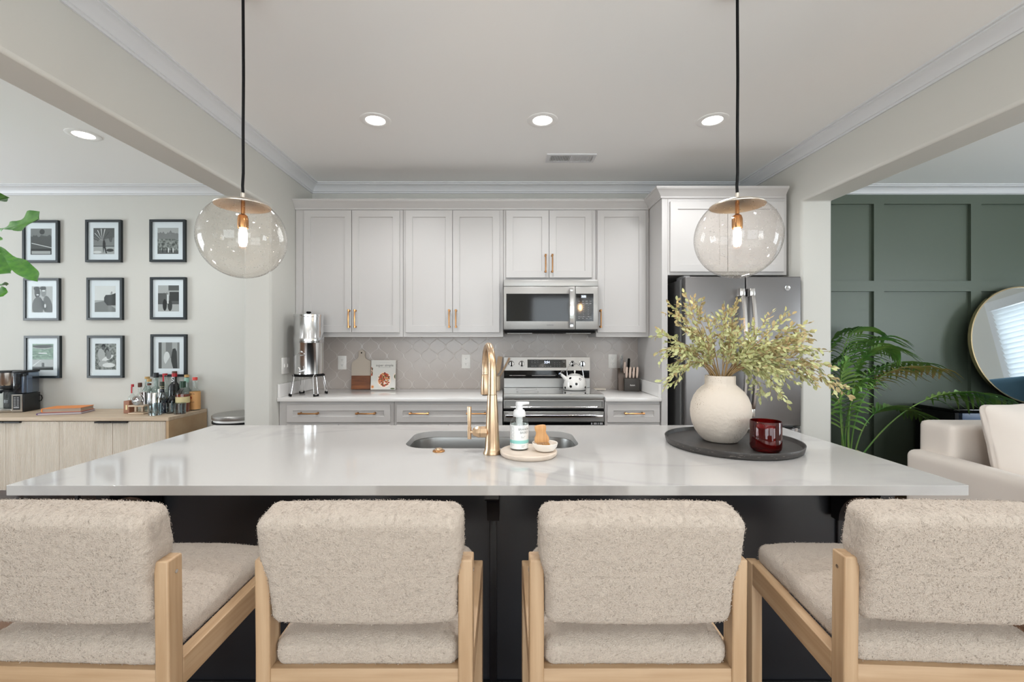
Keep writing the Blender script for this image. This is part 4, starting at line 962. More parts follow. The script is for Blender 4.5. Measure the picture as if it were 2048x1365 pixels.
slots = [(-0.898, 1.138, -0.035, 'boucle bar stool in front of the bottle sideboard, cropped by the picture edge'), (-0.2885, 1.136, 0.0, 'boucle bar stool between the island trim strip and the sideboard end stool'),
         (0.2725, 1.136, 0.0, 'boucle bar stool below the soap tray, just fridge side of the trim strip'), (0.938, 1.138, -0.055, 'boucle bar stool at the sofa end of the island')]
for i, (x, y, r, lab) in enumerate(slots):
    if i == 0: ST.location = (x, y, 0); ST.rotation_euler = (0, 0, r); ST['label'] = lab
    else: copy_thing(ST, (x, y, 0), r, lab)

# ------------------------------------------------------------------ things on the back worktop
WZ = 0.9145
wx, wy = -1.546, 3.545
t = thing('water_filter', 'polished stainless gravity water filter on a wire stand', 'water filter', (wx, wy, WZ))
ps = M('filter_steel', (224, 225, 226), 0.16, 1.0)
B().lathe([(0, 0.165), (0.105, 0.165), (0.109, 0.170), (0.109, 0.405), (0.112, 0.410), (0.112, 0.415), (0, 0.415)], seg=56).build('lower_chamber', ps, t)
B().lathe([(0, 0.4155), (0.112, 0.4155), (0.1135, 0.425), (0.1135, 0.450), (0.108, 0.462), (0.108, 0.610), (0.111, 0.614), (0.111, 0.630), (0.108, 0.634), (0, 0.636)], seg=56).build('upper_chamber', ps, t)
B().lathe([(0, 0.636), (0.008, 0.637), (0.010, 0.642), (0.018, 0.646), (0.019, 0.652), (0.014, 0.658), (0, 0.659)], seg=24).build('lid_knob', blackr, t)
b = B()
for i in range(24):
    a = PI * i / 12; b.tube([(0.024 * math.cos(a) - 0.01, -0.1105, 0.325 + 0.011 * math.sin(a)), (0.024 * math.cos(a + 0.28) - 0.01, -0.1105, 0.325 + 0.011 * math.sin(a + 0.28))], 0.0025, 5)
b.ball((-0.01, -0.1085, 0.342), 0.011, 0.004, 0.009); b.box(-0.042, 0.022, -0.1125, -0.108, 0.316, 0.319)
b.build('embossed_emblem', ps, t)
b = B(); b.tube([(-0.002, -0.105, 0.195), (-0.002, -0.150, 0.195)], 0.009, 12); b.ball((-0.002, -0.150, 0.193), 0.013); b.tube([(-0.002, -0.150, 0.188), (-0.002, -0.152, 0.172)], 0.008, 12); b.tube([(-0.002, -0.150, 0.2), (-0.002, -0.150, 0.218), (-0.012, -0.152, 0.222)], 0.004, 8)
b.build('spigot', steel_p, t)
b = B(); ring = [(0.113 * math.cos(PI * i / 24), 0.113 * math.sin(PI * i / 24), 0.157) for i in range(49)]; b.tube(ring, 0.0065, 8, caps=False); b.lathe([(0.10, 0.158), (0.112, 0.158), (0.112, 0.1645), (0.10, 0.1645)], seg=40); b.build('stand_ring', blackr, t)
for a in (PI * 0.25, PI * 0.75, PI * 1.25, PI * 1.75):
    b = B(); ca, sa = math.cos(a), math.sin(a); tv = Vector((-sa, ca, 0)); base_ = Vector((0.116 * ca, 0.116 * sa, 0)); out = Vector((0.140 * ca, 0.140 * sa, 0))
    P = [out + tv * 0.016 + Vector((0, 0, 0.006)), base_ + tv * 0.013 + Vector((0, 0, 0.145)), base_ + tv * 0.009 + Vector((0, 0, 0.160)), base_ + Vector((0, 0, 0.166)), base_ - tv * 0.009 + Vector((0, 0, 0.160)), base_ - tv * 0.013 + Vector((0, 0, 0.145)), out - tv * 0.016 + Vector((0, 0, 0.006))]
    b.tube(P, 0.0032, 8); lg = b.build('leg', steel_p, t)
    b = B(); b.tube([out + tv * 0.02 + Vector((0, 0, 0.0055)), out - tv * 0.02 + Vector((0, 0, 0.0055))], 0.0055, 8)
    for s in (-1, 1): b.tube([out + tv * 0.016 * s + Vector((0, 0, 0.004)), out + tv * 0.016 * s + Vector((0, 0, 0.02))], 0.006, 8)
    b.build('rubber_foot', blackr, lg)
# cutting board
cbx, cby = X(722, 3.95), 3.945
t = thing('cutting_board', 'white and walnut paddle cutting board propped against the tiles', 'cutting board', (cbx, cby, WZ))
w = 0.083; out = [(-w, 0.122), (-w, 0.225), (-w + 0.006, 0.240), (-w + 0.02, 0.252), (-0.040, 0.266), (-0.030, 0.276), (-0.025, 0.290), (-0.027, 0.318)] + arc(0.0, 0.318, 0.030, PI * 0.92, PI * 0.08, 10) + [(0.027, 0.305), (0.029, 0.285), (0.036, 0.272), (0.052, 0.262), (w, 0.248), (w, 0.122)]
sh = Matrix.Rotation(-0.09, 4, 'X')
b = B(); b.m = sh
# handle hole: split the outline around a small disc inset
b.prism(out, 'y', -0.009, 0.009); o = b.build('painted_top', M('board_white', (184, 172, 158), 0.5), t, sharp=30)
b = B(); b.m = sh; b.cyl((0, 0, 0.322), 0.0065, -0.0094, -0.0089, 16, 'y'); b.build('hang_hole', blackr, t)
b = B(); b.m = sh; b.box(-w, w, -0.009, 0.009, 0.001, 0.1218, 0.001, 1); b.build('walnut_end', M('walnut', (132, 76, 36), 0.4, var=(3, (98, 52, 22), 5), stretch=(2, 20, 16)), t, label='dark walnut lower half')
# cookbook
ckx, cky = X(766, 3.93), 3.93
t = thing('cookbook', 'cookbook with a food bowl on its cover, standing against the tiles', 'book', (ckx, cky, WZ))
sh = Matrix.Rotation(-0.10, 4, 'X'); w = 0.107; hh = 0.258
b = B(); b.m = sh; b.box(-w, w, -0.010, -0.008, 0.001, hh); b.box(-w, w, 0.008, 0.010, 0.001, hh); b.box(-w, -w + 0.002, -0.010, 0.010, 0.001, hh); b.build('cover', M('cover_pale', (214, 212, 206), 0.35), t)
b = B(); b.m = sh; b.box(-w + 0.003, w - 0.003, -0.0078, 0.0078, 0.004, hh - 0.003); b.build('pages', M('paper', (232, 226, 214), 0.8), t)
b = B(); b.m = sh
cols = [(236, 220, 206), (170, 60, 34), (206, 130, 66), (96, 40, 26), (70, 84, 40), (150, 150, 148), (222, 196, 176)]
cm = [M('print_%s' % n, c, 0.5) for n, c in zip(('bowl', 'tomato', 'noodle', 'bean', 'herb', 'rule', 'peach'), cols)]
def disc(cx, cz, rx, rz, y, mi, n=28, half=None):
    b.mi = mi; b.face([b.V((max(-w, min(w, cx + rx * math.cos(2 * PI * i / n))), y, cz + rz * math.sin(2 * PI * i / n))) for i in range(n)])
yk = -0.0102
disc(0.01, 0.085, 0.060, 0.070, yk, 0); 
rr_ = random.Random(3)
for i in range(120):
    a = rr_.uniform(0, 2 * PI); q = rr_.random() ** 0.5; x, z = 0.010 + 0.047 * q * math.cos(a), 0.088 + 0.057 * q * math.sin(a)
    disc(x, z, rr_.uniform(.004, .010), rr_.uniform(.004, .009), yk - 0.0001 - i * 2e-6, rr_.choice((1, 1, 2, 3, 1, 4, 2)), 8)
disc(-0.107, 0.155, 0.018, 0.045, yk, 6)
for i in range(16): disc(-0.104 + rr_.uniform(0, .012), 0.155 + rr_.uniform(-.03, .04), .004, .006, yk - 0.0002 - i * 1e-6, rr_.choice((1, 4, 3)), 7)
disc(0.107, 0.115, 0.018, 0.030, yk, 0); disc(0.109, 0.115, 0.012, 0.02, yk - 0.0003, 4); disc(-0.092, 0.025, 0.018, 0.018, yk, 6); disc(-0.090, 0.025, 0.010, 0.010, yk - .0003, 2)
disc(0.085, 0.010, 0.02, 0.006, yk, 4)
b.build('cover_print', cm, t, sharp=180)
lettering('super simple', 0.030, lambda x, y: sh @ Vector((0.012 + x, yk - 0.0002, 0.212 + y)), 'lettering', print_dark, t)
b = B(); b.m = sh; b.box(-0.035, 0.055, yk - 0.0003, yk - 0.0001, 0.2355, 0.2365); b.box(-0.045, 0.070, yk - 0.0003, yk - 0.0001, 0.192, 0.194); b.build('cover_rules', print_grey, t)
# utensil crock behind faucet
t = thing('utensil_crock', 'tan ceramic crock behind the faucet, next to the stove', 'crock', (X(990, 3.86), 3.86, WZ))
B().lathe([(0, 0.0005), (0.040, 0.0005), (0.043, 0.005), (0.045, 0.12), (0.0445, 0.124), (0.041, 0.122), (0.039, 0.01), (0, 0.008)], seg=32).build('crock_body', M('crock_tan', (206, 186, 160), 0.5), t)
cr_ = t.location
for (dx0, dx1, z1, w_, lab) in ((-0.01, 0.125, 0.27, 0.008, 'slim wooden utensil leaning from the crock toward the stove'), (0.0, 0.045, 0.28, 0.020, 'flat wooden spatula standing in the tan crock')):
    t = thing('wooden_spatula', lab, 'utensil', (cr_[0], cr_[1] + (0.014 if dx1 > 0.1 else -0.012), WZ + 0.012), 0, 'wooden utensils in the crock')
    b = B(); b.tube([(dx0 - 0.015, 0, 0), (dx0 + (dx1 - dx0) * 0.55, 0, z1 * 0.55)], 0.0045, 8); b.build('utensil_handle', ash, t)
    p0, p1 = Vector((dx0 + (dx1 - dx0) * 0.5, 0, z1 * 0.5)), Vector((dx1, 0, z1)); n_ = (p1 - p0).normalized(); sd = Vector((n_.z, 0, -n_.x)) * w_
    b = B(); q = [p0 - sd * 0.4, p0 + sd * 0.4, p0.lerp(p1, 0.3) + sd, p1 + sd, p1 - sd, p0.lerp(p1, 0.3) - sd]
    b.prism([(v.x, v.z) for v in q], 'y', -0.003, 0.003); b.build('blade', ash, t)
# folded towel
t = thing('folded_napkin', 'small folded white napkin on the worktop right behind the stove edge'.replace('right behind', 'behind'), 'napkin', (X(1197, 3.93), 3.925, WZ))
b = B(); b.rbox((0, 0, 0.004), (0.058, 0.035, 0.003), 0.0028, 0.012, lambda p, n: Vector((0, 0, 0.0015 * noise.noise(p * 40)))); b.rbox((0.003, 0.002, 0.0105), (0.054, 0.032, 0.003), 0.0028, 0.012, lambda p, n: Vector((0, 0, 0.001 * noise.noise(p * 30))))
b.build('folded_cloth', M('napkin_white', (228, 220, 208), 0.9), t)
# knife block
kx, ky = X(1265, 3.86) - 0.030, 3.87
t = thing('knife_block', 'black wooden knife block in the worktop corner by the fridge panel', 'knife block', (kx, ky, WZ), math.radians(-8))
blk = M('block_black', (58, 54, 50), 0.5); blk2 = M('block_brown', (84, 70, 60), 0.5)
b = B(); b.prism([(0.07, 0.001), (-0.035, 0.001), (-0.028, 0.075), (0.0, 0.135), (0.035, 0.19), (0.07, 0.185)], 'x', -0.088, -0.045); b.build('side_section', blk2, t)
b = B(); b.prism([(0.06, 0.001), (-0.030, 0.001), (0.0, 0.125), (0.03, 0.165), (0.06, 0.15)], 'x', -0.0445, 0.078); b.build('core', blk2, t)
B().box(-0.0445, 0.080, -0.075, -0.0305, 0.001, 0.108, 0.002, 2).build('front_section', blk, t)
lettering('Babish', 0.016, lambda x, y: (0.022 + x, -0.0756, 0.052 + y), 'lettering', plastic_w, t)
kroot = t
def knife(x, y, z, tilt, L, w, m, label, group, rx=0.22):
    c, s = math.cos(kroot.rotation_euler[2]), math.sin(kroot.rotation_euler[2])
    k = thing('kitchen_knife', label, 'knife', (kx + x * c - y * s, ky + x * s + y * c, WZ + z), kroot.rotation_euler[2], group)
    b = B(); b.m = Matrix.Rotation(tilt, 4, 'Y') @ Matrix.Rotation(rx, 4, 'X')
    rows = [[b.V((sx * w * f, sy * 0.008, zz)) for sx, sy in ((-1, -1), (1, -1), (1, 1), (-1, 1))] for zz, f in ((0.004, .55), (L * .3, .95), (L * .7, 1.0), (L * .93, .9), (L, .55))]
    for A_, D_ in zip(rows, rows[1:]):
        for i in range(4): b.face([A_[i], A_[(i + 1) % 4], D_[(i + 1) % 4], D_[i]])
    b.face(rows[0]); b.face(rows[-1][::-1]); b.build('knife_handle', m, k, sharp=60)
    b = B(); b.m = Matrix.Rotation(tilt, 4, 'Y') @ Matrix.Rotation(rx, 4, 'X'); b.box(-w * .5, w * .5, -0.001, 0.001, -0.02, 0.005); b.build('blade', steel_p, k)
bone = M('bone_handle', (214, 192, 178), 0.35)
for i in range(4): knife(-0.026 + i * 0.029, -0.045, 0.110, 0.03, 0.098, 0.0085, bone, 'pale-handled steak knife in the front row of the knife block', 'pale steak knives in the knife block')
knife(-0.063, 0.012, 0.165, 0.02, 0.11, 0.008, steel_p, 'steel-handled knife in the narrow side section of the block', 'tall knives in the knife block', 0.05)
knife(-0.058, 0.035, 0.185, 0.06, 0.12, 0.008, steel_p, 'steel-handled knife, tallest at the back of the block', 'tall knives in the knife block', 0.05)
knife(-0.036, 0.010, 0.145, 0.05, 0.10, 0.009, bone, 'pale knife handle standing behind the steak knives', 'tall knives in the knife block', 0.05)
knife(0.0, 0.03, 0.165, 0.05, 0.11, 0.010, blackr, 'black knife handle standing behind the scissors', 'tall knives in the knife block', 0.05)
k = thing('kitchen_scissors', 'black-handled kitchen scissors stored in the knife block', 'scissors', (kx + 0.018, ky + 0.012, WZ + 0.150), math.radians(-8))
b = B()
for cx0, a0 in ((-0.018, 0.15), (0.030, -0.2)):
    pts = [(cx0 + 0.014 * math.cos(PI * i / 8), 0.0, 0.028 + 0.019 * math.sin(PI * i / 8)) for i in range(17)]; b.tube(pts, 0.0038, 8, caps=False)
b.build('scissor_handles', blackr, k); b = B(); b.box(-0.010, 0.016, -0.002, 0.002, -0.02, 0.012); b.build('scissor_blades', steel_p, k)
# kettle
qx, qy = X(1149.5, 3.73), 3.73
t = thing('tea_kettle', 'white enamel tea kettle with black polka dots on the stove', 'kettle', (qx, qy, 0.9372))
KP = [(0, 0.0008), (0.090, 0.0008), (0.0945, 0.006), (0.0955, 0.03), (0.0935, 0.065), (0.086, 0.092), (0.070, 0.112), (0.050, 0.121), (0.047, 0.1225)]
enamel = M('enamel_white', (240, 238, 234), 0.12, coat=0.5)
b = B(); b.lathe(KP, seg=48); b.build('kettle_body', enamel, t, sharp=50)
B().lathe([(0, 0.123), (0.046, 0.123), (0.045, 0.127), (0.020, 0.133), (0, 0.134)], seg=36).build('lid', enamel, t)
B().lathe([(0.048, 0.1215), (0.0495, 0.1215), (0.0495, 0.1245), (0.048, 0.1245)], seg=36).build('lid_rim', print_dark, t)
b = B(); b.tube([(0, 0, 0.133), (0, 0, 0.150)], 0.004, 10); b.ball((0, 0, 0.152), 0.008); b.build('lid_knob', enamel, t)
b = B(); b.tube([(-0.072, -0.02, 0.085), (-0.100, -0.028, 0.112), (-0.118, -0.033, 0.128)], [0.020, 0.0135, 0.0115], 16); b.build('spout', enamel, t)
b = B(); b.tube([(-0.119, -0.033, 0.129), (-0.130, -0.036, 0.138)], [0.0135, 0.0115], 14); b.tube([(-0.124, -0.034, 0.138), (-0.112, -0.032, 0.156), (-0.092, -0.028, 0.150)], 0.003, 8); b.build('whistle', steel_p, t)
b = B(); P = [(-0.062, 0, 0.112), (-0.066, 0, 0.150), (-0.055, 0, 0.190), (-0.02, 0, 0.214), (0.02, 0, 0.214), (0.055, 0, 0.190), (0.066, 0, 0.150), (0.074, 0, 0.105)]; b.tube(P, [0.0045] * 8, 10); b.build('kettle_handle', steel_p, t)
b = B()
def rad_at(z):
    for (r0, z0), (r1, z1) in zip(KP[1:], KP[2:]):
        if z0 <= z <= z1: return r0 + (r1 - r0) * (z - z0) / (z1 - z0), math.atan2(r0 - r1, z1 - z0)
    return 0.05, 0
for az, z in [(-1.57 + d, z) for d, z in ((-0.02, 0.055), (-0.5, 0.034), (0.95, 0.024), (0.38, 0.093), (-0.62, 0.100), (-1.1, 0.02), (1.3, 0.07), (-1.5, 0.062), (1.9, 0.03), (2.5, 0.07), (3.1, 0.03), (0.75, 0.112), (-2.2, 0.04), (3.6, 0.08))]:
    r, sl = rad_at(z); n = Vector((math.cos(az) * math.cos(sl), math.sin(az) * math.cos(sl), math.sin(sl))); u = Vector((-math.sin(az), math.cos(az), 0)); w_ = n.cross(u); vs_ = []
    for i in range(14):
        a = 2 * PI * i / 14; off = 0.0105 * math.cos(a); zz = z + 0.0105 * math.sin(a) * abs(w_.z); r2, _ = rad_at(min(0.12, max(0.001, zz))); q = az + off / r
        vs_.append(b.V(((r2 + 0.0008) * math.cos(q), (r2 + 0.0008) * math.sin(q), zz)))
    b.face(vs_)
b.build('polka_dots', blackg, t, label='black enamel dots')
# ------------------------------------------------------------------ sideboard
sbx1, sbx0, sby0, sby1, sbz = -2.672, -4.42, 3.572, 4.035, 0.7325
t = thing('sideboard', 'pale oak sideboard with reeded doors and dark metal edge pulls', 'sideboard', ((sbx0 + sbx1) / 2, (sby0 + sby1) / 2, 0))
B().box(sbx0, sbx1, sby0, sby1, sbz - 0.028, sbz, 0.0015, 1).build('top_board', oak, t, local=False)
B().box(sbx1 - 0.022, sbx1 - 0.0005, sby0 + 0.004, sby1, 0.15, sbz - 0.0285, 0.001, 1).build('side_panel', oakside, t, local=False)
B().box(sbx0 + 0.0005, sbx0 + 0.022, sby0 + 0.004, sby1, 0.15, sbz - 0.0285, 0.001, 1).build('side_panel', oakside, t, local=False)
b = B(); b.box(sbx0 + 0.023, sbx1 - 0.023, sby0 + 0.06, sby1, 0.15, sbz - 0.0285); b.build('carcass', oakside, t, local=False)
dw = (sbx1 - sbx0 - 0.05) / 4
for i in range(4):
    x0 = sbx0 + 0.025 + i * dw + 0.003; x1 = x0 + dw - 0.006
    b = B(); n = 39; pw = (x1 - x0) / n; poly = []
    for k in range(n):
        for j in range(7):
            a = PI * j / 6; poly.append((x0 + pw * (k + 0.5) - math.cos(a) * pw * 0.36, sby0 + 0.020 - (0.012 if 0 < j < 6 else 0) - max(0, math.sin(a) - 0.5) * pw * 0.5))
    poly += [(x1, sby0 + 0.04), (x0, sby0 + 0.04)]
    b.prism(poly, 'z', 0.152, sbz - 0.034); d = b.build('door', reed_m, t, local=False, sharp=50)
    s = 1 if i % 2 == 0 else -1
    e = x1 if s > 0 else x0
    B().box(*sorted((e, e - s * 0.125)), sby0 - 0.014, sby0 + 0.03, sbz - 0.043, sbz - 0.0325, 0.001, 1).build('edge_pull', black, d, local=False).parent = d
for x in (sbx0 + 0.12, X(157, 3.62)):
    for y in (sby0 + 0.03, sby1 - 0.05): B().box(x - 0.012, x + 0.012, y, y + 0.024, 0, 0.1495).build('leg', black, t, local=False)
for x in (sbx1 - 0.14,):
    for y in (sby0 + 0.03, sby1 - 0.05): B().box(x - 0.012, x + 0.012, y, y + 0.024, 0, 0.1495).build('leg', black, t, local=False)
SZ = sbz + 0.0006
# coffee maker
t = thing('coffee_maker', 'black and steel drip coffee maker with clear water tank, on the sideboard', 'coffee maker', (-4.205, 3.905, SZ), math.radians(11))
st2 = M('coffee_steel', (198, 194, 188), 0.22, 1.0); pk = M('coffee_black', (28, 30, 32), 0.45)
B().box(0.0, 0.088, -0.085, 0.085, 0.001, 0.155, 0.004, 2).build('tower_base', pk, t)
B().box(0.001, 0.080, -0.0915, -0.0855, 0.004, 0.152, 0.002, 1).build('control_front', st2, t)
b = B(); b.box(0.014, 0.064, -0.093, -0.0917, 0.022, 0.140, 0.0005, 1); b.build('button_panel', black, t)
b = B()
for i in range(6):
    for j in range(2): b.box(0.020 + j * 0.022, 0.035 + j * 0.022, -0.0936, -0.0931, 0.058 + i * 0.0128, 0.064 + i * 0.0128)
b.box(0.019, 0.058, -0.0936, -0.0931, 0.036, 0.050); b.build('button_print', print_grey, t)
tank = M('tank_smoke', (150, 160, 172), 0.1)
b = B(); b.box(0.002, 0.086, -0.082, 0.080, 0.157, 0.335, 0.008, 3); b.build('water_tank', thin_glass('smoky_clear', (205, 212, 222), 1.6), t, label='clear plastic water tank')
b = B(); b.box(0.03, 0.045, -0.03, 0.03, 0.158, 0.30, 0.002, 1); b.box(0.058, 0.068, -0.02, 0.03, 0.158, 0.31, 0.002, 1); b.build('tank_tube', tank, t)
B().box(0.0, 0.088, -0.086, 0.084, 0.336, 0.352, 0.006, 2).build('tank_lid', pk, t)
b = B(); b.lathe([(0, 0.225), (0.066, 0.225), (0.072, 0.235), (0.080, 0.335), (0, 0.335)], (-0.085, 0, 0), 40); b.build('brew_basket', st2, t, label='brushed steel brew basket')
B().lathe([(0, 0.336), (0.083, 0.336), (0.083, 0.347), (0.078, 0.352), (0, 0.353)], (-0.085, 0, 0), 40).build('basket_lid', pk, t)
b = B(); b.lathe([(0, 0.195), (0.06, 0.195), (0.067, 0.205), (0.067, 0.2245), (0, 0.2245)], (-0.085, 0, 0), 36); b.box(-0.15, -0.001, 0.03, 0.085, 0.02, 0.335, 0.003, 1); b.build('rear_column', pk, t)
b = B(); b.box(-0.165, -0.001, -0.085, 0.085, 0.001, 0.030, 0.006, 3); b.build('warming_base', st2, t)
b = B(); b.lathe([(0, 0.034), (0.055, 0.034), (0.066, 0.045), (0.070, 0.09), (0.058, 0.150), (0.048, 0.165), (0.050, 0.178)], (-0.085, -0.012, 0), 36); b.build('carafe', clear, t)
B().lathe([(0, 0.172), (0.050, 0.172), (0.052, 0.188), (0, 0.192)], (-0.085, -0.012, 0), 32).build('carafe_lid', pk, t)
b = B(); b.prism([(-0.075, 0.185), (-0.118, 0.182), (-0.122, 0.16), (-0.116, 0.045), (-0.104, 0.045), (-0.108, 0.160), (-0.075, 0.165)], 'x', -0.098, -0.072); b.build('carafe_handle', pk, t)
b = B(); b.box(-0.0975, -0.0725, -0.1232, -0.1222, 0.05, 0.16); b.build('handle_inlay', st2, t)
b = B(); b.tube([(0.088, 0.07, 0.13), (0.106, 0.07, 0.125), (0.112, 0.07, 0.10), (0.104, 0.07, 0.078), (0.088, 0.07, 0.075)], 0.004, 8); b.build('cord_loop', blackr, t)
# books
def book(name, label, x, y, z, w, d, h, rz, cm, pm_):
    t = thing(name, label, 'book', (x, y, z), rz)
    b = B(); b.box(-w / 2, w / 2, -d / 2, d / 2, 0, 0.003); b.box(-w / 2, w / 2, -d / 2, d / 2, h - 0.003, h); b.prism([(-w / 2 - 0.002, 0.003), (-w / 2 - 0.006, h / 2), (-w / 2 - 0.002, h - 0.003), (-w / 2 + 0.004, h - 0.003), (-w / 2 + 0.004, 0.003)], 'y', -d / 2, d / 2)
    b.build('cover', cm, t); B().box(-w / 2 + 0.0045, w / 2 - 0.004, -d / 2 + 0.003, d / 2 - 0.004, 0.0032, h - 0.0032).build('pages', M(name + '_pages', pm_, 0.8), t); return t
orange = M('orange_cloth', (232, 142, 72), 0.55); purple = M('purple_cover', (112, 84, 128), 0.5)
bkz = SZ
t = book('book', 'thin purple-edged book lying under the orange book', X(134, 3.80), 3.80, bkz, 0.30, 0.19, 0.016, math.radians(16), purple, (220, 214, 206))
t = book('book', 'orange clothbound book lying on top of the thin purple one', X(135, 3.80), 3.81, bkz + 0.0165, 0.27, 0.17, 0.034, math.radians(14), orange, (168, 150, 134))
lettering('A B C', 0.012, lambda x, y: (x * 0.8 - 0.02, -0.0853, 0.017 + y), 'spine_stamp', M('stamp_brown', (150, 84, 40), 0.6), t) if False else None

# bottles
def mglass(n, rgb, refl=1.3): return thin_glass(n, rgb, refl)
G = {'clear': clear, 'dark': M('bottle_black', (16, 18, 20), 0.08, coat=0.5), 'amber': M('bottle_amber', (120, 44, 20), 0.08, coat=0.5), 'frost': thin_glass('frosty', (215, 225, 222), 2.0),
     'navy': M('bottle_navy', (24, 30, 44), 0.12, coat=0.4), 'brown': M('cap_brown', (92, 52, 38), 0.5), 'cork': M('cork', (196, 160, 104), 0.8), 'red': M('wax_red', (178, 34, 44), 0.4),
     'redcap': M('cap_red', (222, 72, 62), 0.4), 'green': M('cap_green', (30, 62, 44), 0.4), 'blackcap': M('cap_black', (30, 34, 38), 0.4), 'olive': M('cap_olive', (52, 58, 44), 0.5), 'cream': M('label_cream', (226, 210, 160), 0.6), 'kraft': M('label_kraft', (222, 168, 110), 0.6),
     'tealp': M('label_mint', (150, 196, 180), 0.6), 'gold': gold_d, 'rose': M('rose_liquid', (150, 56, 60), 0.15), 'whiskey': M('whiskey', (132, 50, 22), 0.1)}
def bottle(label, px, D, top, w, glass, cap, hb=0.58, rn=0.30, hs=0.76, capr=1.15, caph=0.10, lab=None, liquid=None, group='bottles on the sideboard', square=False):
    x = X(px, D); h = Z(top, D) - SZ; r = w / 900 * D / 2
    t = thing('liquor_bottle', label, 'bottle', (x, D, SZ), 0, group)
    zb_ = h * hb; zs = h * hs; nr = r * rn
    prof = [(0, 0.0005), (r - 0.003, 0.0005), (r, 0.004), (r, zb_ - r * 0.2)]
    for i in range(1, 8):
        u = i / 7; prof.append((r + (nr - r) * (0.5 - 0.5 * math.cos(PI * u)), zb_ - r * 0.2 + (zs - zb_ + r * 0.2) * (u if not square else u ** 1.6)))
    prof += [(nr, h * (1 - caph) - 0.001)]
    B().lathe(prof, seg=28).build('bottle', G[glass], t)
    B().lathe([(0, h * (1 - caph)), (nr * capr, h * (1 - caph)), (nr * capr, h - 0.001), (nr * capr * 0.9, h), (0, h)], seg=20).build('stopper', G[cap], t)
    if liquid: B().lathe([(0, 0.003), (r - 0.002, 0.004), (r - 0.002, zb_ * liquid[1]), (0, zb_ * liquid[1])], seg=24).build('liquid', G[liquid[0]], t)
    if lab:
        m_, a, c = lab; B().lathe([(r + 0.0003, h * a), (r + 0.0006, h * a), (r + 0.0006, h * c), (r + 0.0003, h * c)], seg=28).build('label_paper', G[m_], t)
    return t, r, h, nr
t, r, h, nr = bottle('round squat bottle of pink spirit with red drip stopper, by the wooden box', 265, 3.925, 769, 14, 'clear', 'red', 0.50, 0.26, 0.66, 1.35, 0.10, liquid=('rose', 0.8))
B().box(-0.006, 0.006, -nr - 0.003, -nr - 0.0005, h * 0.66, h * 0.9).build('wax_drip', G['red'], t)
t, r, h, nr = bottle('bottle with brown boxed label and dark cap behind the ring decanter', 280, 3.96, 766, 15, 'clear', 'brown', 0.50, 0.42, 0.64, 1.1, 0.16, lab=('cream', 0.15, 0.35))
t, r, h, nr = bottle('clear bottle with pale cork, standing behind the yellow-corked bottle', 294.5, 3.985, 754, 15, 'frost', 'cork', 0.60, 0.52, 0.74, 1.1, 0.06)
t, r, h, nr = bottle('clear bottle with yellow cork and brown neck band', 298.5, 3.895, 758, 17, 'clear', 'cork', 0.50, 0.36, 0.70, 1.3, 0.09, lab=None)
B().lathe([(nr + 0.0006, h * 0.80), (nr + 0.002, h * 0.80), (nr + 0.002, h * 0.86), (nr + 0.0006, h * 0.86)], seg=20).build('neck_band', G['brown'], t)
t, r, h, nr = bottle('tall clear bottle with wide black cap', 312, 3.985, 746, 21, 'frost', 'blackcap', 0.52, 0.38, 0.66, 1.15, 0.13)
t, r, h, nr = bottle('sparkling wine bottle with ribbed dark glass and striped black neck', 324, 3.885, 764, 21, 'navy', 'olive', 0.36, 0.34, 0.72, 1.1, 0.16)
for q in (0.77, 0.83): B().lathe([(nr + 0.0008, h * q), (nr + 0.002, h * q), (nr + 0.002, h * q + 0.003), (nr + 0.0008, h * q + 0.003)], seg=20).build('neck_stripe', G['cream'], t)
t, r, h, nr = bottle('clear bottle with red T-shaped seal, behind the sparkling wine', 330, 3.99, 747.5, 16, 'clear', 'red', 0.58, 0.50, 0.74, 1.1, 0.05)
B().box(-0.007, 0.007, -nr - 0.003, -nr - 0.0006, h * 0.78, h * 0.95).build('seal_strip', G['red'], t)
t, r, h, nr = bottle('tall black bottle with large white letter S on its neck', 349, 3.99, 743, 21, 'dark', 'brown', 0.62, 0.40, 0.74, 1.05, 0.05)
B().lathe([(nr + 0.0006, h * 0.86), (nr + 0.0016, h * 0.86), (nr + 0.0016, h * 0.95), (nr + 0.0006, h * 0.95)], seg=20).build('neck_band', G['red'], t)
lettering('S', 0.062, lambda x, y: (x - 0.004, -nr - 0.0016, h * 0.785 + y), 'white_letter', label_m, t)
t, r, h, nr = bottle('squat black bottle with round shoulders standing before the tall S bottle', 345, 3.90, 770, 19, 'dark', 'blackcap', 0.42, 0.44, 0.62, 1.15, 0.20)
lettering('1795', 0.012, lambda x, y: (x, -r - 0.001, h * 0.36 + y), 'lettering', G['cream'], t) if False else None
t, r, h, nr = bottle('amber whiskey bottle with dark green cap and cream label', 365.5, 3.86, 763, 24, 'clear', 'green', 0.62, 0.36, 0.80, 1.25, 0.21, lab=('cream', 0.30, 0.50), liquid=('whiskey', 0.93))
t, r, h, nr = bottle('round clear bottle with wooden stopper and mint neck label', 373.5, 3.995, 750, 18, 'frost', 'cork', 0.52, 0.42, 0.66, 1.1, 0.07, lab=None)
B().lathe([(nr + 0.0006, h * 0.78), (nr + 0.0016, h * 0.78), (nr + 0.0016, h * 0.91), (nr + 0.0006, h * 0.91)], seg=20).build('neck_label', G['tealp'], t)
t, r, h, nr = bottle('clear vodka bottle with red cap and tan paper label', 390, 3.96, 755, 19, 'clear', 'redcap', 0.60, 0.42, 0.72, 1.1, 0.09, lab=('kraft', 0.03, 0.57), square=True)
lettering("Tito's", 0.026, lambda x, y: ((r + 0.0012) * math.sin((x - 0.008) / r), -(r + 0.0012) * math.cos((x - 0.008) / r), h * 0.51 + y), 'lettering', G['brown'], t)
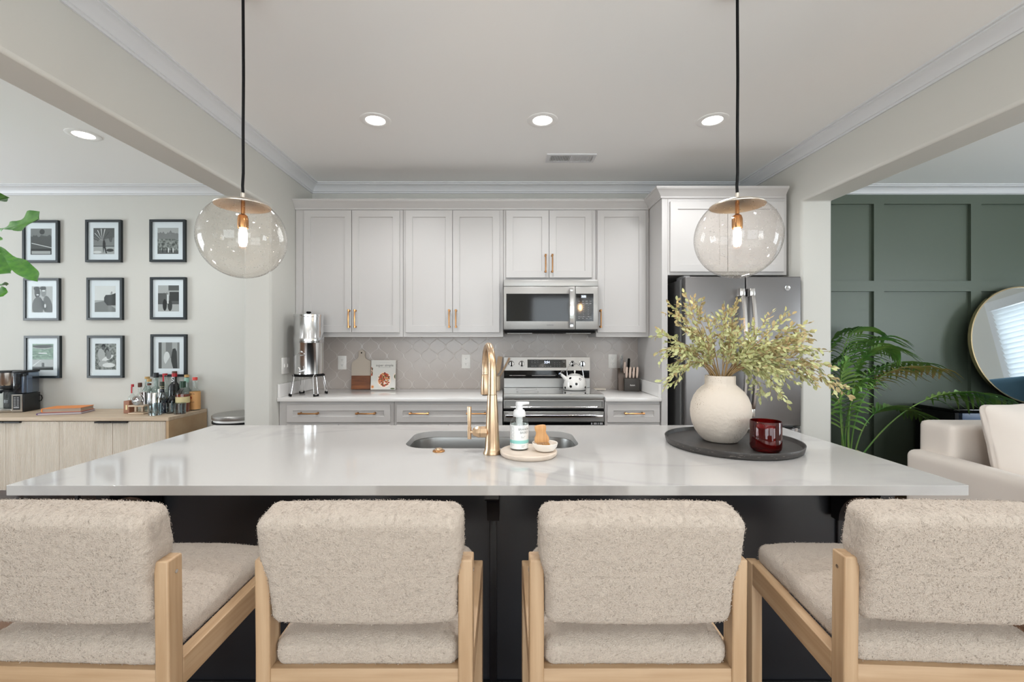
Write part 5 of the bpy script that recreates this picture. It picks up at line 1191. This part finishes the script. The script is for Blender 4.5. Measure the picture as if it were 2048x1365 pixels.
lettering("Handmade", 0.013, lambda x, y: ((r + 0.0012) * math.sin((x - 0.008) / r), -(r + 0.0012) * math.cos((x - 0.008) / r), h * 0.26 + y), 'lettering', G['brown'], t)
b = B(); b.face([b.V(((r + 0.0011) * math.sin((0.011 * math.cos(a) - 0.008) / r), -(r + 0.0011) * math.cos((0.011 * math.cos(a) - 0.008) / r), h * 0.385 + 0.013 * math.sin(a))) for a in [2 * PI * i / 20 for i in range(20)]]); b.build('label_seal', M('seal_red', (170, 60, 40), 0.6), t)
# wooden box
t = thing('wooden_box', 'small reddish wooden box at the end of the bottle group', 'box', (X(258.5, 3.80), 3.80, SZ))
B().box(-0.024, 0.024, -0.03, 0.03, 0, 0.104, 0.002, 1).build('box_body', M('cedar', (160, 112, 88), 0.55, var=(4, (142, 96, 74), 4)), t); B().box(-0.005, 0.009, -0.0312, -0.0303, 0.03, 0.07).build('box_mark', G['cream'], t)
# bar tool stand with ring decanter and shakers
t = thing('bar_stand', 'low two-tier pale wood stand holding steel bar tools', 'stand', (X(280, 3.76), 3.76, SZ))
b = B(); b.box(-0.064, 0.064, -0.045, 0.045, 0.0005, 0.012, 0.003, 2); b.build('lower_shelf', oak, t)
b = B(); b.box(-0.064, 0.064, -0.045, 0.045, 0.062, 0.074, 0.003, 2); b.build('upper_shelf', oak, t)
for x in (-0.055, 0.0, 0.055): B().box(x - 0.008, x + 0.008, 0.02, 0.036, 0.0125, 0.0615).build('post', oak, t)
stx, sty = t.location[0], t.location[1]
t = thing('bar_strainer', 'round steel cocktail strainer standing on the wooden stand', 'strainer', (X(277, 3.74), 3.728, SZ + 0.0745))
b = B(); b.m = Matrix.Translation((0, 0, 0.040)); b.lathe([(0.030, -0.010), (0.039, -0.010), (0.040, 0), (0.039, 0.010), (0.030, 0.010), (0.028, 0), (0.030, -0.010)], (0, 0, 0), 32, 'y'); b.build('ring', steel_p, t)
b = B(); b.m = Matrix.Translation((0, 0, 0.040)); b.lathe([(0, 0.004), (0.028, 0.004), (0.028, 0.006), (0, 0.006)], (0, 0, 0), 28, 'y'); b.tube([(0.008 * math.cos(i) * (1 - i / 30), -0.003, 0.020 * math.sin(i) * (1 - i / 30)) for i in [k * 0.6 for k in range(30)]], 0.0018, 6); b.build('spring_plate', steel_p, t)
t = thing('cocktail_shaker', 'brushed steel cocktail tin behind the round strainer', 'shaker', (X(288, 3.77), 3.778, SZ + 0.0745))
B().lathe([(0, 0.0003), (0.026, 0.0003), (0.034, 0.105), (0.033, 0.106), (0, 0.10)], seg=32).build('tin', steel_p, t)
t = thing('cocktail_shaker', 'tall polished steel shaker tin beside the wooden stand', 'shaker', (X(308.5, 3.815), 3.815, SZ))
B().lathe([(0, 0.0003), (0.034, 0.0003), (0.040, 0.168), (0.039, 0.170), (0, 0.165)], seg=32).build('tin', steel_p, t)
t = thing('bar_muddler', 'slim steel muddler standing upright among the bottles', 'bar tool', (X(318, 3.82), 3.82, SZ))
B().lathe([(0, 0.0003), (0.009, 0.0003), (0.008, 0.195), (0.006, 0.2), (0, 0.2)], seg=16).build('muddler_rod', steel_p, t)
t = thing('dark_jar', 'small black jar beneath the upturned stemless glass', 'jar', (X(327, 3.785), 3.785, SZ))
B().lathe([(0, 0.0003), (0.026, 0.0003), (0.027, 0.085), (0.024, 0.09), (0, 0.09)], seg=28).build('jar_body', G['navy'], t)
def tumbler(px, D, w, h, label, z=SZ, prof=None, name='glass_tumbler'):
    r = w / 900 * D / 2; t = thing(name, label, 'drinking glass', (X(px, D), D, z), 0, 'glasses on the sideboard')
    p = prof(r, h) if prof else [(0, 0.0005), (r * 0.94, 0.0005), (r * 0.97, 0.006), (r, h), (r - 0.002, h), (r * 0.95, 0.012), (0, 0.010)]
    B().lathe(p, seg=32).build('glass', tumbler_g, t); return t
tumbler(310, 3.69, 23, 0.095, 'clear whisky tumbler nearest the sideboard door side')
tumbler(342, 3.79, 18, 0.088, 'clear tumbler between the black jar and the other tumbler')
tumbler(359.5, 3.755, 22, 0.088, 'wide clear tumbler in front of the amber whiskey')
tumbler(327, 3.785, 16, 0.085, 'small clear stemless glass stood on the black jar', SZ + 0.0905, lambda r, h: [(0, 0.0005), (r * 0.5, 0.0005), (r * 0.35, 0.008), (r * 0.9, 0.028), (r, 0.045), (r * 0.7, h), (r * 0.66, h), (r * 0.94, 0.045), (0, 0.014)], 'snifter_glass')
# trash can
t = thing('trash_can', 'stainless steel step trash can between sideboard and wall', 'trash can', (-2.245, 3.80, 0))
B().lathe([(0, 0.0005), (0.185, 0.0005), (0.19, 0.01), (0.19, 0.66), (0, 0.66)], seg=48).build('can_body', steel, t)
B().lathe([(0.189, 0.6605), (0.196, 0.662), (0.196, 0.676), (0, 0.676)], seg=48).build('black_rim', blackr, t)
B().lathe([(0, 0.6765), (0.186, 0.6765), (0.184, 0.695), (0, 0.695)], seg=48).build('liner', plastic_w, t, label='white band of bin liner')
B().lathe([(0, 0.6955), (0.196, 0.6955), (0.199, 0.700), (0.199, 0.722), (0.190, 0.730), (0.12, 0.738), (0, 0.742)], seg=56).build('lid', steel, t)

# ------------------------------------------------------------------ pictures
frame_m = M('frame_black', (30, 38, 42), 0.35); matb = M('mat_white', (222, 228, 232), 0.8)
shades = [M('photo_grey_%s' % n, (v, v + 2, v + 1), 0.7) for n, v in (('white', 214), ('light', 168), ('mid', 122), ('dim', 82), ('dark', 50), ('black', 22))]
tex_m = M('photo_foliage', (150, 154, 150), 0.7, var=(55, (60, 66, 62), 6))
tex_g = M('photo_stadium', (150, 176, 156), 0.7, var=(45, (44, 78, 60), 6), stretch=(1, 1, 3))
def ell(cx, cy, rx, ry, n=18, rot=0):
    return [(cx + rx * math.cos(a) * math.cos(rot) - ry * math.sin(a) * math.sin(rot), cy + rx * math.cos(a) * math.sin(rot) + ry * math.sin(a) * math.cos(rot)) for a in [2 * PI * i / n for i in range(n)]]
def R4(x0, x1, y0, y1): return [(x0, y0), (x1, y0), (x1, y1), (x0, y1)]
def ridge(y, amp, seed, y0=-1, n=14):
    r = random.Random(seed); return [(-1, y0)] + [(1, y0)] + [(1 - 2 * i / n, y + amp * r.uniform(-1, 1)) for i in range(n + 1)]
ARTS = {
 'cove': [(R4(-1, 1, -1, 1), 2), (ridge(0.45, .1, 1), 3), (ell(0.1, .75, .25, .2), 4), (R4(-1, 1, -1, -.55), 4), ([(-.9, -.1), (1, -.45), (1, -.5), (-.9, -.15)], 0), (R4(-.9, .9, -.95, -.72), 1)],
 'palm': [(R4(-1, 1, -1, 1), 3), (ridge(0.1, .2, 2), 2), (R4(-1, 1, -1, -.35), 1), (R4(-1, 1, -.42, -.36), 5)] + [([(-.15, .0), (-.15 + .9 * math.cos(a) - .03, .1 + .85 * math.sin(a)), (-.15 + .9 * math.cos(a) + .05, .1 + .85 * math.sin(a))], 0 if a > 1.2 else 4) for a in (.3, .8, 1.3, 1.7, 2.1, 2.5, 2.9)] + [(ell(.02, -.05, .1, .12), 5), (R4(-.1, .16, -.55, -.1), 5), ([(-.1, -.5), (.02, -.5), (-.05, -.95)], 4), ([(.03, -.5), (.18, -.5), (.3, -.95), (.2, -.95)], 5), (ell(-.6, -.85, .4, .1), 0), (ell(.6, -.7, .35, .12), 4)],
 'mountain': [(R4(-1, 1, -1, 1), 1), (ridge(.60, .12, 3, -.1), 2), ([(.0, .5), (.25, .82), (.5, .5)], 2), (R4(-1, 1, -.75, .15), 6), (R4(-1, 1, -1, -.72), 3)] + [(ell(x, -.72, .05, .2), c) for x, c in ((-.5, 5), (-.1, 5), (.05, 0), (.35, 5), (.5, 0))],
 'couple': [(R4(-1, 1, -1, 1), 1), (ell(-.4, -.55, .55, .75), 3), (ell(.55, -.45, .4, .75, rot=.3), 3), ([(-.2, .2), (.5, -.6), (.3, -1), (-.1, -.4)], 5), (ell(-.45, .5, .28, .38), 4), (ell(.15, .55, .26, .36), 2), (ell(.1, .85, .3, .16), 5), (ell(-.5, .82, .3, .16), 5), (ell(.15, .66, .16, .06), 0), (ell(-.42, .35, .12, .05), 0), (ell(.3, -.5, .08, .15), 0)],
 'cliff': [(R4(-1, 1, -1, 1), 0), (R4(-1, 1, -1, -.1), 1), ([(-1, -.3), (-.1, -.15), (1, -.75), (1, -1), (-1, -1)], 2), ([(-.1, .1), (.05, .3), (.6, .32), (1, .45), (1, -.5), (.2, -.5), (-.1, -.2)], 4), (R4(.50, .53, .32, .5), 5), (R4(.6, .66, .32, .48), 5), (ell(.63, .52, .04, .04), 5)],
 'river': [(R4(-1, 1, -1, 1), 1), (R4(.0, 1, .6, 1), 3), (ridge(.3, .2, 5), 2), (R4(-1, -.2, -.2, .4), 3), (R4(.1, 1, -.2, .5), 4), (R4(-1, 1, -.45, -.2), 3), (R4(-1, 1, -1, -.45), 1), (ell(-.35, -.5, .2, .45), 5), (ell(.15, -.55, .22, .42), 4), (R4(-.12, .02, -.4, .3), 0)],
 'stadium': [(R4(-1, 1, -1, 1), 7), (ell(0, .75, .95, .14), 1), (ell(0, .80, .95, .13), 4), (R4(-.4, .4, .25, .32), 0), (R4(-1, 1, -.75, -.2), 1), (R4(-1, 1, -1, -.75), 4), (ell(0, -.35, .1, .12), 1), (R4(-.1, .14, -.75, -.45), 4), ([(-.9, -.7), (-.1, -.2), (-.15, -.2), (-.95, -.65)], 0)],
 'embrace': [(R4(-1, 1, -1, 1), 6), (ell(-.4, .1, .34, .55, rot=.2), 1), (ell(-.2, .8, .2, .17), 5), (ell(-.22, .66, .16, .14), 3), (ell(.12, .45, .2, .22), 4), (ell(.14, .38, .13, .14), 2), (ell(.2, -.1, .6, .16, rot=.35), 0), (ell(-.2, -.55, .5, .25), 1), (ell(.3, -.65, .6, .18), 0), (ell(.3, 0.1, .25, .3), 2)],
 'curtain': [(R4(-1, 1, -1, 1), 1), (R4(-1, -.7, -1, 1), 3), (R4(-.3, .3, -.2, 1), 2), ([(.2, -.2), (.35, .5), (.6, .55), (.75, .3), (.8, -1), (.25, -1)], 4), (ell(-.2, -.2, .3, .5), 0), (R4(.8, 1, -1, 1), 2), ([(-.6, -1), (.4, -1), (.1, -.1)], 1)]}
FD = 4.024
def picture(px, py, key, label):
    x, z = X(px, FD), Z(py, FD); W, Hh = 0.160, 0.190
    t = thing('picture_frame', label, 'picture', (x, FD, z - Hh), 0, 'nine black framed photographs on the dining wall')
    b = B(); f = 0.021
    for (a, c, d, e) in ((-W, W, 0, f), (-W, W, 2 * Hh - f, 2 * Hh), (-W, -W + f, f, 2 * Hh - f), (W - f, W, f, 2 * Hh - f)): b.box(a, c, 0, 0.0255, d, e, 0.001, 1)
    b.build('frame', frame_m, t)
    B().box(-W + f - 0.001, W - f + 0.001, 0.012, 0.0145, f - 0.001, 2 * Hh - f + 0.001).build('mat_board', matb, t)
    b = B(); pw, ph = 0.094, 0.117
    for k, (poly, mi) in enumerate(ARTS[key]):
        b.mi = mi; b.face([b.V((pw * max(-1, min(1, u)), 0.0118 - k * 0.00012, Hh + ph * max(-1, min(1, v)))) for u, v in poly])
    b.build('photo_print', shades + [tex_m, tex_g], t, sharp=180, label='black and white photograph')
    b = B(); b.quad((-W + f, 0.006, f), (W - f, 0.006, f), (W - f, 0.006, 2 * Hh - f), (-W + f, 0.006, 2 * Hh - f)); b.build('glazing', pane, t)
for i, (px, py, key, label) in enumerate([(79.5, 483, 'cove', 'top row framed photo of a rocky cove, beside the plant leaves'), (205.5, 482, 'palm', 'framed photo of someone under a palm tree, top row'), (334, 481.5, 'mountain', 'framed photo of people before jagged mountains, top row'),
    (81.5, 599, 'couple', 'framed close photo of two people in sunglasses, middle row'), (208, 598, 'cliff', 'framed photo of a cliff edge, centre of the nine'), (335, 597, 'river', 'framed photo of a river valley with two people, middle row'),
    (83, 714.5, 'stadium', 'framed photo of a stadium above the coffee maker, bottom row'), (209, 714, 'embrace', 'framed photo of two people embracing, bottom row above the bare worktop'), (336, 711.5, 'curtain', 'framed photo of a draped figure above the bottles, bottom row')]):
    picture(px, py, key, label.replace('bare worktop', 'empty sideboard stretch'))

# ------------------------------------------------------------------ fiddle leaf fig
t = thing('fiddle_leaf_fig', 'tall fiddle leaf fig, its green leaves reaching in front of the framed photos', 'plant', (-3.18, 2.6, 0))
B().lathe([(0, 0.0005), (0.13, 0.0005), (0.17, 0.30), (0.165, 0.30), (0.15, 0.27), (0, 0.27)], seg=40).build('plant_pot', plastic_w, t)
b = B(); b.tube([(0, 0, 0.26), (0.02, 0.01, 0.7), (0.0, 0, 1.2), (0.03, 0, 1.6), (0.10, 0, 1.90), (0.12, 0, 2.2)], [0.014, 0.013, 0.012, 0.010, 0.007, 0.004], 10); b.tube([(0.03, 0, 1.6), (0.16, 0, 1.86), (0.20, 0, 2.04)], [0.008, 0.006, 0.004], 8); b.build('trunk', twig_m, t)
def fig_leaf(base, tip, up, w, curl=0.15, seed=0):
    w *= 1.35
    base, tip = Vector(base), Vector(tip); d = tip - base; L_ = d.length; d.normalize(); up = Vector(up); side = d.cross(up).normalized(); n = side.cross(d)
    b = B(); rows = []; N = 18
    prof = lambda u: (0.07 + 0.33 * max(0, min(1, (u - 0.08) / 0.25)) + 0.65 * max(0, min(1, (u - 0.42) / 0.25)) ** 1.2) * (1 - max(0, (u - 0.78) / 0.22) ** 2.2) ** 0.5
    for i in range(N + 1):
        u = i / N; hw = max(0.002, w * prof(min(0.999, max(0.001, u)))) if 0 < i < N else 0.0015; row = []
        for j in range(-4, 5):
            v = j / 4; wave = 0.009 * math.sin(u * 19 + seed + (1.5 if v > 0 else 0)) * abs(v) ** 2
            row.append(b.V(base + d * L_ * u + side * hw * v + n * (wave - curl * L_ * u * u - 0.18 * hw * abs(v) * -1)))
        rows.append(row)
    for A_, D_ in zip(rows, rows[1:]):
        for j in range(8): b.face([A_[j], A_[j + 1], D_[j + 1], D_[j]])
    b.tube([base + d * L_ * u - n * (curl * L_ * u * u + 0.001) for u in [k / 8 for k in range(9)]], [0.0035 * (1 - .8 * k / 8) for k in range(9)], 5)
    return b.build('leaf', green_leaf, t, local=False, sharp=180)
D6 = 2.6
def q6(px, py, D=D6): return (X(px, D), D, Z(py, D))
fig_leaf(q6(-8, 462), q6(76, 437, 2.5), (0.2, -0.9, 0.5), 0.052, 0.02, 1)
fig_leaf(q6(-25, 478), q6(72, 558, 2.45), (0.3, -0.8, 0.6), 0.029, 0.03, 2)
fig_leaf(q6(-40, 490), q6(16, 540, 2.5), (0.5, -0.8, 0.2), 0.045, 0.05, 3)
fig_leaf(q6(-60, 600), q6(10, 582, 2.6), (0.0, -0.8, 0.6), 0.030, 0.05, 4)
fig_leaf(q6(-60, 520), q6(-5, 470, 2.7), (0.0, -0.8, 0.6), 0.04, 0.05, 5)
for k in range(9):
    a = k * 2.4; z = 1.3 + k * 0.1; p = Vector((-3.16 + 0.01 * k, 2.6, z)); dr = Vector((math.cos(a) * 0.22 - 0.10, math.sin(a) * 0.2, 0.12)); fig_leaf(p, p + dr, (0, 0, 1), 0.06, 0.2, k)

# ------------------------------------------------------------------ palm in the living room
pxx, pyy = 2.72, 3.55
t = thing('potted_palm', 'leafy green palm standing before the green panelled wall', 'plant', (pxx, pyy, 0))
B().lathe([(0, 0.0005), (0.12, 0.0005), (0.15, 0.26), (0.145, 0.26), (0.13, 0.23), (0, 0.23)], seg=40).build('plant_pot', plastic_w, t)
def frond(tip, ctl, lw, yellow=False, n=22, seed=0, start=0.40, droop=1.0):
    r = random.Random(seed); p0 = Vector((pxx + r.uniform(-0.03, 0.03), pyy + r.uniform(-0.03, 0.03), 0.22)); p1 = Vector(ctl); p2 = Vector(tip)
    def Pt(u): return p0 * (1 - u) ** 2 + p1 * 2 * u * (1 - u) + p2 * u * u
    b = B(); P = [Pt(i / 20) for i in range(21)]; b.tube(P, [0.0075 * (1 - 0.85 * i / 20) for i in range(21)], 6)
    b.mi = 1 if yellow else 0
    n = int(n * 0.78)
    for i in range(n):
        u = start + (1 - start) * (i + 0.5) / n
        for s in (-1, 1):
            p = Pt(u); d = (Pt(min(1, u + 0.02)) - Pt(u - 0.02)).normalized(); up = Vector((0, 0, 1)); sd = d.cross(up)
            sd = sd.normalized() if sd.length > 0.05 else Vector((1, 0, 0)); 
            l = 1.18 * lw * (0.55 + 0.6 * math.sin(PI * min(1, (u - start) / (1 - start) * 0.85 + 0.12))) * r.uniform(0.85, 1.1); w = 0.0135 * r.uniform(0.8, 1.15)
            dirn = (d * 0.62 + sd * s * 0.72 + up * r.uniform(-0.05, 0.2)).normalized(); bn = dirn.cross(up).normalized(); rows = []
            for k in range(6):
                v = k / 5; c = p + dirn * l * v + Vector((0, 0, -1)) * l * 0.62 * v ** 2.1 * droop * r.uniform(0.9, 1.1); ww = w * math.sin(PI * min(0.97, 0.12 + v * 0.85)) ** 0.8
                bn2 = bn + Vector((0, 0, 0.4 * s)); 
                c.y = min(c.y, 4.0); c.x = max(c.x, rw(c.y, 0.25)) if c.y > 3.2 else c.x
                rows.append([b.V(c + bn2 * ww), b.V(c + Vector((0, 0, -0.3 * ww))), b.V(c - bn2 * ww)])
            for A_, D_ in zip(rows, rows[1:]):
                for q in range(2): b.face([A_[q], A_[q + 1], D_[q + 1], D_[q]])
    b.build('frond', [palm_m, palm_y], t, local=False, sharp=180)
def q7(px, py, D): return (X(px, D), D, Z(py, D))
frond(q7(2028, 806, 3.25), q7(1830, 720, 3.35), 0.22, False, 20, 1, 0.52)
frond(q7(1890, 740, 3.55), q7(1690, 690, 3.5), 0.17, True, 22, 2, 0.45)
frond(q7(1865, 728, 3.7), q7(1660, 690, 3.6), 0.18, False, 22, 3, 0.45)
frond(q7(1775, 672, 3.75), q7(1640, 690, 3.65), 0.24, False, 24, 4, 0.42)
frond(q7(1735, 655, 3.85), q7(1650, 640, 3.7), 0.20, False, 22, 5, 0.45)
frond(q7(1800, 700, 3.45), q7(1680, 650, 3.5), 0.22, False, 22, 6, 0.45)
frond(q7(1870, 850, 3.45), q7(1720, 740, 3.5), 0.20, False, 18, 7, 0.45, 0.5)
frond(q7(1700, 680, 3.6), q7(1670, 760, 3.5), 0.22, False, 24, 8, 0.35)
frond(q7(1690, 720, 3.4), q7(1665, 800, 3.45), 0.22, False, 24, 9, 0.35)
frond(q7(1740, 760, 3.35), q7(1680, 760, 3.4), 0.18, False, 20, 10, 0.40)
frond(q7(1712, 940, 3.5), q7(1700, 860, 3.5), 0.10, True, 12, 11, 0.5)

# ------------------------------------------------------------------ living room furniture
def soft(seed, amp=0.006, f=4):
    o = Vector((seed, seed * 2, 0)); return lambda p, n: n * amp * noise.noise(p * f + o)
t = thing('sofa', 'cream upholstered sofa facing the camera side, before the green wall', 'sofa', (3.6, 2.2, 0))
b = B(); b.rbox((2.615, 2.15, 0.36), (0.066, 0.73, 0.297), 0.045, 0.022, soft(1)); b.build('arm', fabric_c, t, local=False, sharp=180)
b = B(); b.rbox((4.45, 2.15, 0.36), (0.066, 0.73, 0.297), 0.045, 0.03, soft(2)); b.build('arm', fabric_c, t, local=False, sharp=180)
b = B(); b.rbox((3.55, 2.76, 0.46), (0.915, 0.11, 0.382), 0.03, 0.03, soft(3)); b.build('back_frame', fabric_c, t, local=False, sharp=180)
b = B(); b.rbox((3.53, 2.04, 0.22), (0.84, 0.60, 0.14), 0.02, 0.05, soft(4)); b.build('seat_base', fabric_c, t, local=False, sharp=180)
for cx in (3.11, 3.95):
    b = B(); b.rbox((cx, 2.04, 0.43), (0.415, 0.605, 0.068), 0.04, 0.03, soft(cx)); b.build('seat_cushion', fabric_c, t, local=False, sharp=180)
for x in (2.68, 4.40):
    for y in (1.5, 2.7): B().cyl((x, y, 0), 0.02, 0, 0.075, 14).build('foot', black, t, local=False)
def pillow(label, c, rot, w, h, d, m):
    o = thing('throw_pillow', label, 'pillow', c, 0, 'cream pillows on the sofa'); b = B(); b.m = Matrix.Rotation(rot, 4, 'Z') @ Matrix.Rotation(-0.22, 4, 'X')
    def f(p, n):
        u, v = p.x / w, p.z / h; k = (1 - u ** 4) * (1 - v ** 4); tx_ = 0.05 * abs(u) ** 3 * abs(v) ** 3
        return Vector((-p.x * 0.06 * (1 - v * v) * 0, (p.y / d) * (k - 1) * d * 0.85, 0)) + n * 0.006 * noise.noise(p * 7) + Vector((0, 0.004 * noise.noise(Vector((p.x * 5, p.z * 14, 3))), 0))
    b.rbox((0, 0, h), (w, d, h), 0.035, 0.018, f); b.build('pillow_cover', m, o, sharp=180)
pillow('large cream pillow at the arm end of the sofa', (3.005, 2.46, 0.502), 0.12, 0.32, 0.245, 0.11, fabric_c)
pillow('cream pillow beside the large one on the sofa, cropped by the picture edge', (3.60, 2.42, 0.502), -0.08, 0.27, 0.22, 0.10, M('pillow_blush', (226, 208, 192), 0.9, sheen=0.2))
t = thing('console_cabinet', 'low glossy black console cabinet carrying the round mirror', 'cabinet', (4.5, 3.79, 0))
B().box(3.60, 5.4, 3.61, 3.975, 0.762, 0.79, 0.003, 2).build('top_board', blackg, t, local=False)
B().box(3.62, 3.65, 3.62, 3.97, 0.0, 0.7615).build('side_panel', black, t, local=False); B().box(5.35, 5.38, 3.62, 3.97, 0.0, 0.7615).build('side_panel', black, t, local=False)
B().box(3.65, 5.35, 3.95, 3.97, 0.0, 0.7615).build('back_panel', black, t, local=False)
for z in (0.05, 0.40): B().box(3.6505, 5.3495, 3.62, 3.9495, z, z + 0.025).build('shelf', black, t, local=False)
slb = M('slate_blue', (120, 138, 170), 0.35)
tag(B().box(3.70, 3.98, 3.64, 3.80, 0.65, 0.755, 0.004, 2).build('storage_box', slb), 'blue grey box on the console shelf behind the sofa', 'box')
tag(B().box(3.72, 3.94, 3.66, 3.82, 0.4255, 0.6495, 0.004, 2).build('storage_box', M('slate_blue_dim', (96, 110, 136), 0.5)), 'darker blue box stacked beneath the blue grey box', 'box')
t = thing('round_mirror', 'large round mirror with thin brass rim, leaning on the green wall', 'mirror', (4.545, 3.835, 0.7965))
rot = Matrix.Rotation(-math.radians(7), 4, 'X'); MR = 0.515
b = B(); b.m = rot @ Matrix.Translation((0, 0, MR)); b.lathe([(0, 0.0), (MR - 0.010, 0.0), (MR - 0.010, 0.012), (0, 0.012)], (0, 0, 0), 96, 'y')
b.build('mirror_glass', M('mirror_silver', (236, 240, 240), 0.01, 1.0), t, sharp=20)
b = B(); b.m = rot @ Matrix.Translation((0, 0, MR)); b.lathe([(MR - 0.0098, -0.010), (MR, -0.010), (MR, 0.018), (MR - 0.0098, 0.018), (MR - 0.0098, -0.010)], (0, 0, 0), 96, 'y'); b.build('brass_rim', M('pale_brass', (214, 190, 150), 0.25, 1.0), t)
t = thing('armchair', 'blue armchair by the living room window, visible only in the mirror', 'armchair', (5.16, 3.0, 0), math.radians(60))
b = B(); b.rbox((0, 0, 0.36), (0.34, 0.33, 0.09), 0.05, 0.05); b.build('seat', fabric_b, t, sharp=180)
b = B(); b.m = Matrix.Rotation(-0.15, 4, 'X'); b.rbox((0, 0.28, 0.72), (0.33, 0.06, 0.44), 0.05, 0.05); b.build('backrest', fabric_b, t, sharp=180)
for s in (-1, 1):
    b = B(); b.rbox((s * 0.37, 0, 0.42), (0.04, 0.32, 0.17), 0.03, 0.05); b.build('arm', fabric_b, t, sharp=180)
    for y in (-0.26, 0.24): B().cyl((s * 0.30, y, 0), 0.018, 0, 0.275, 12).build('leg', black, t)
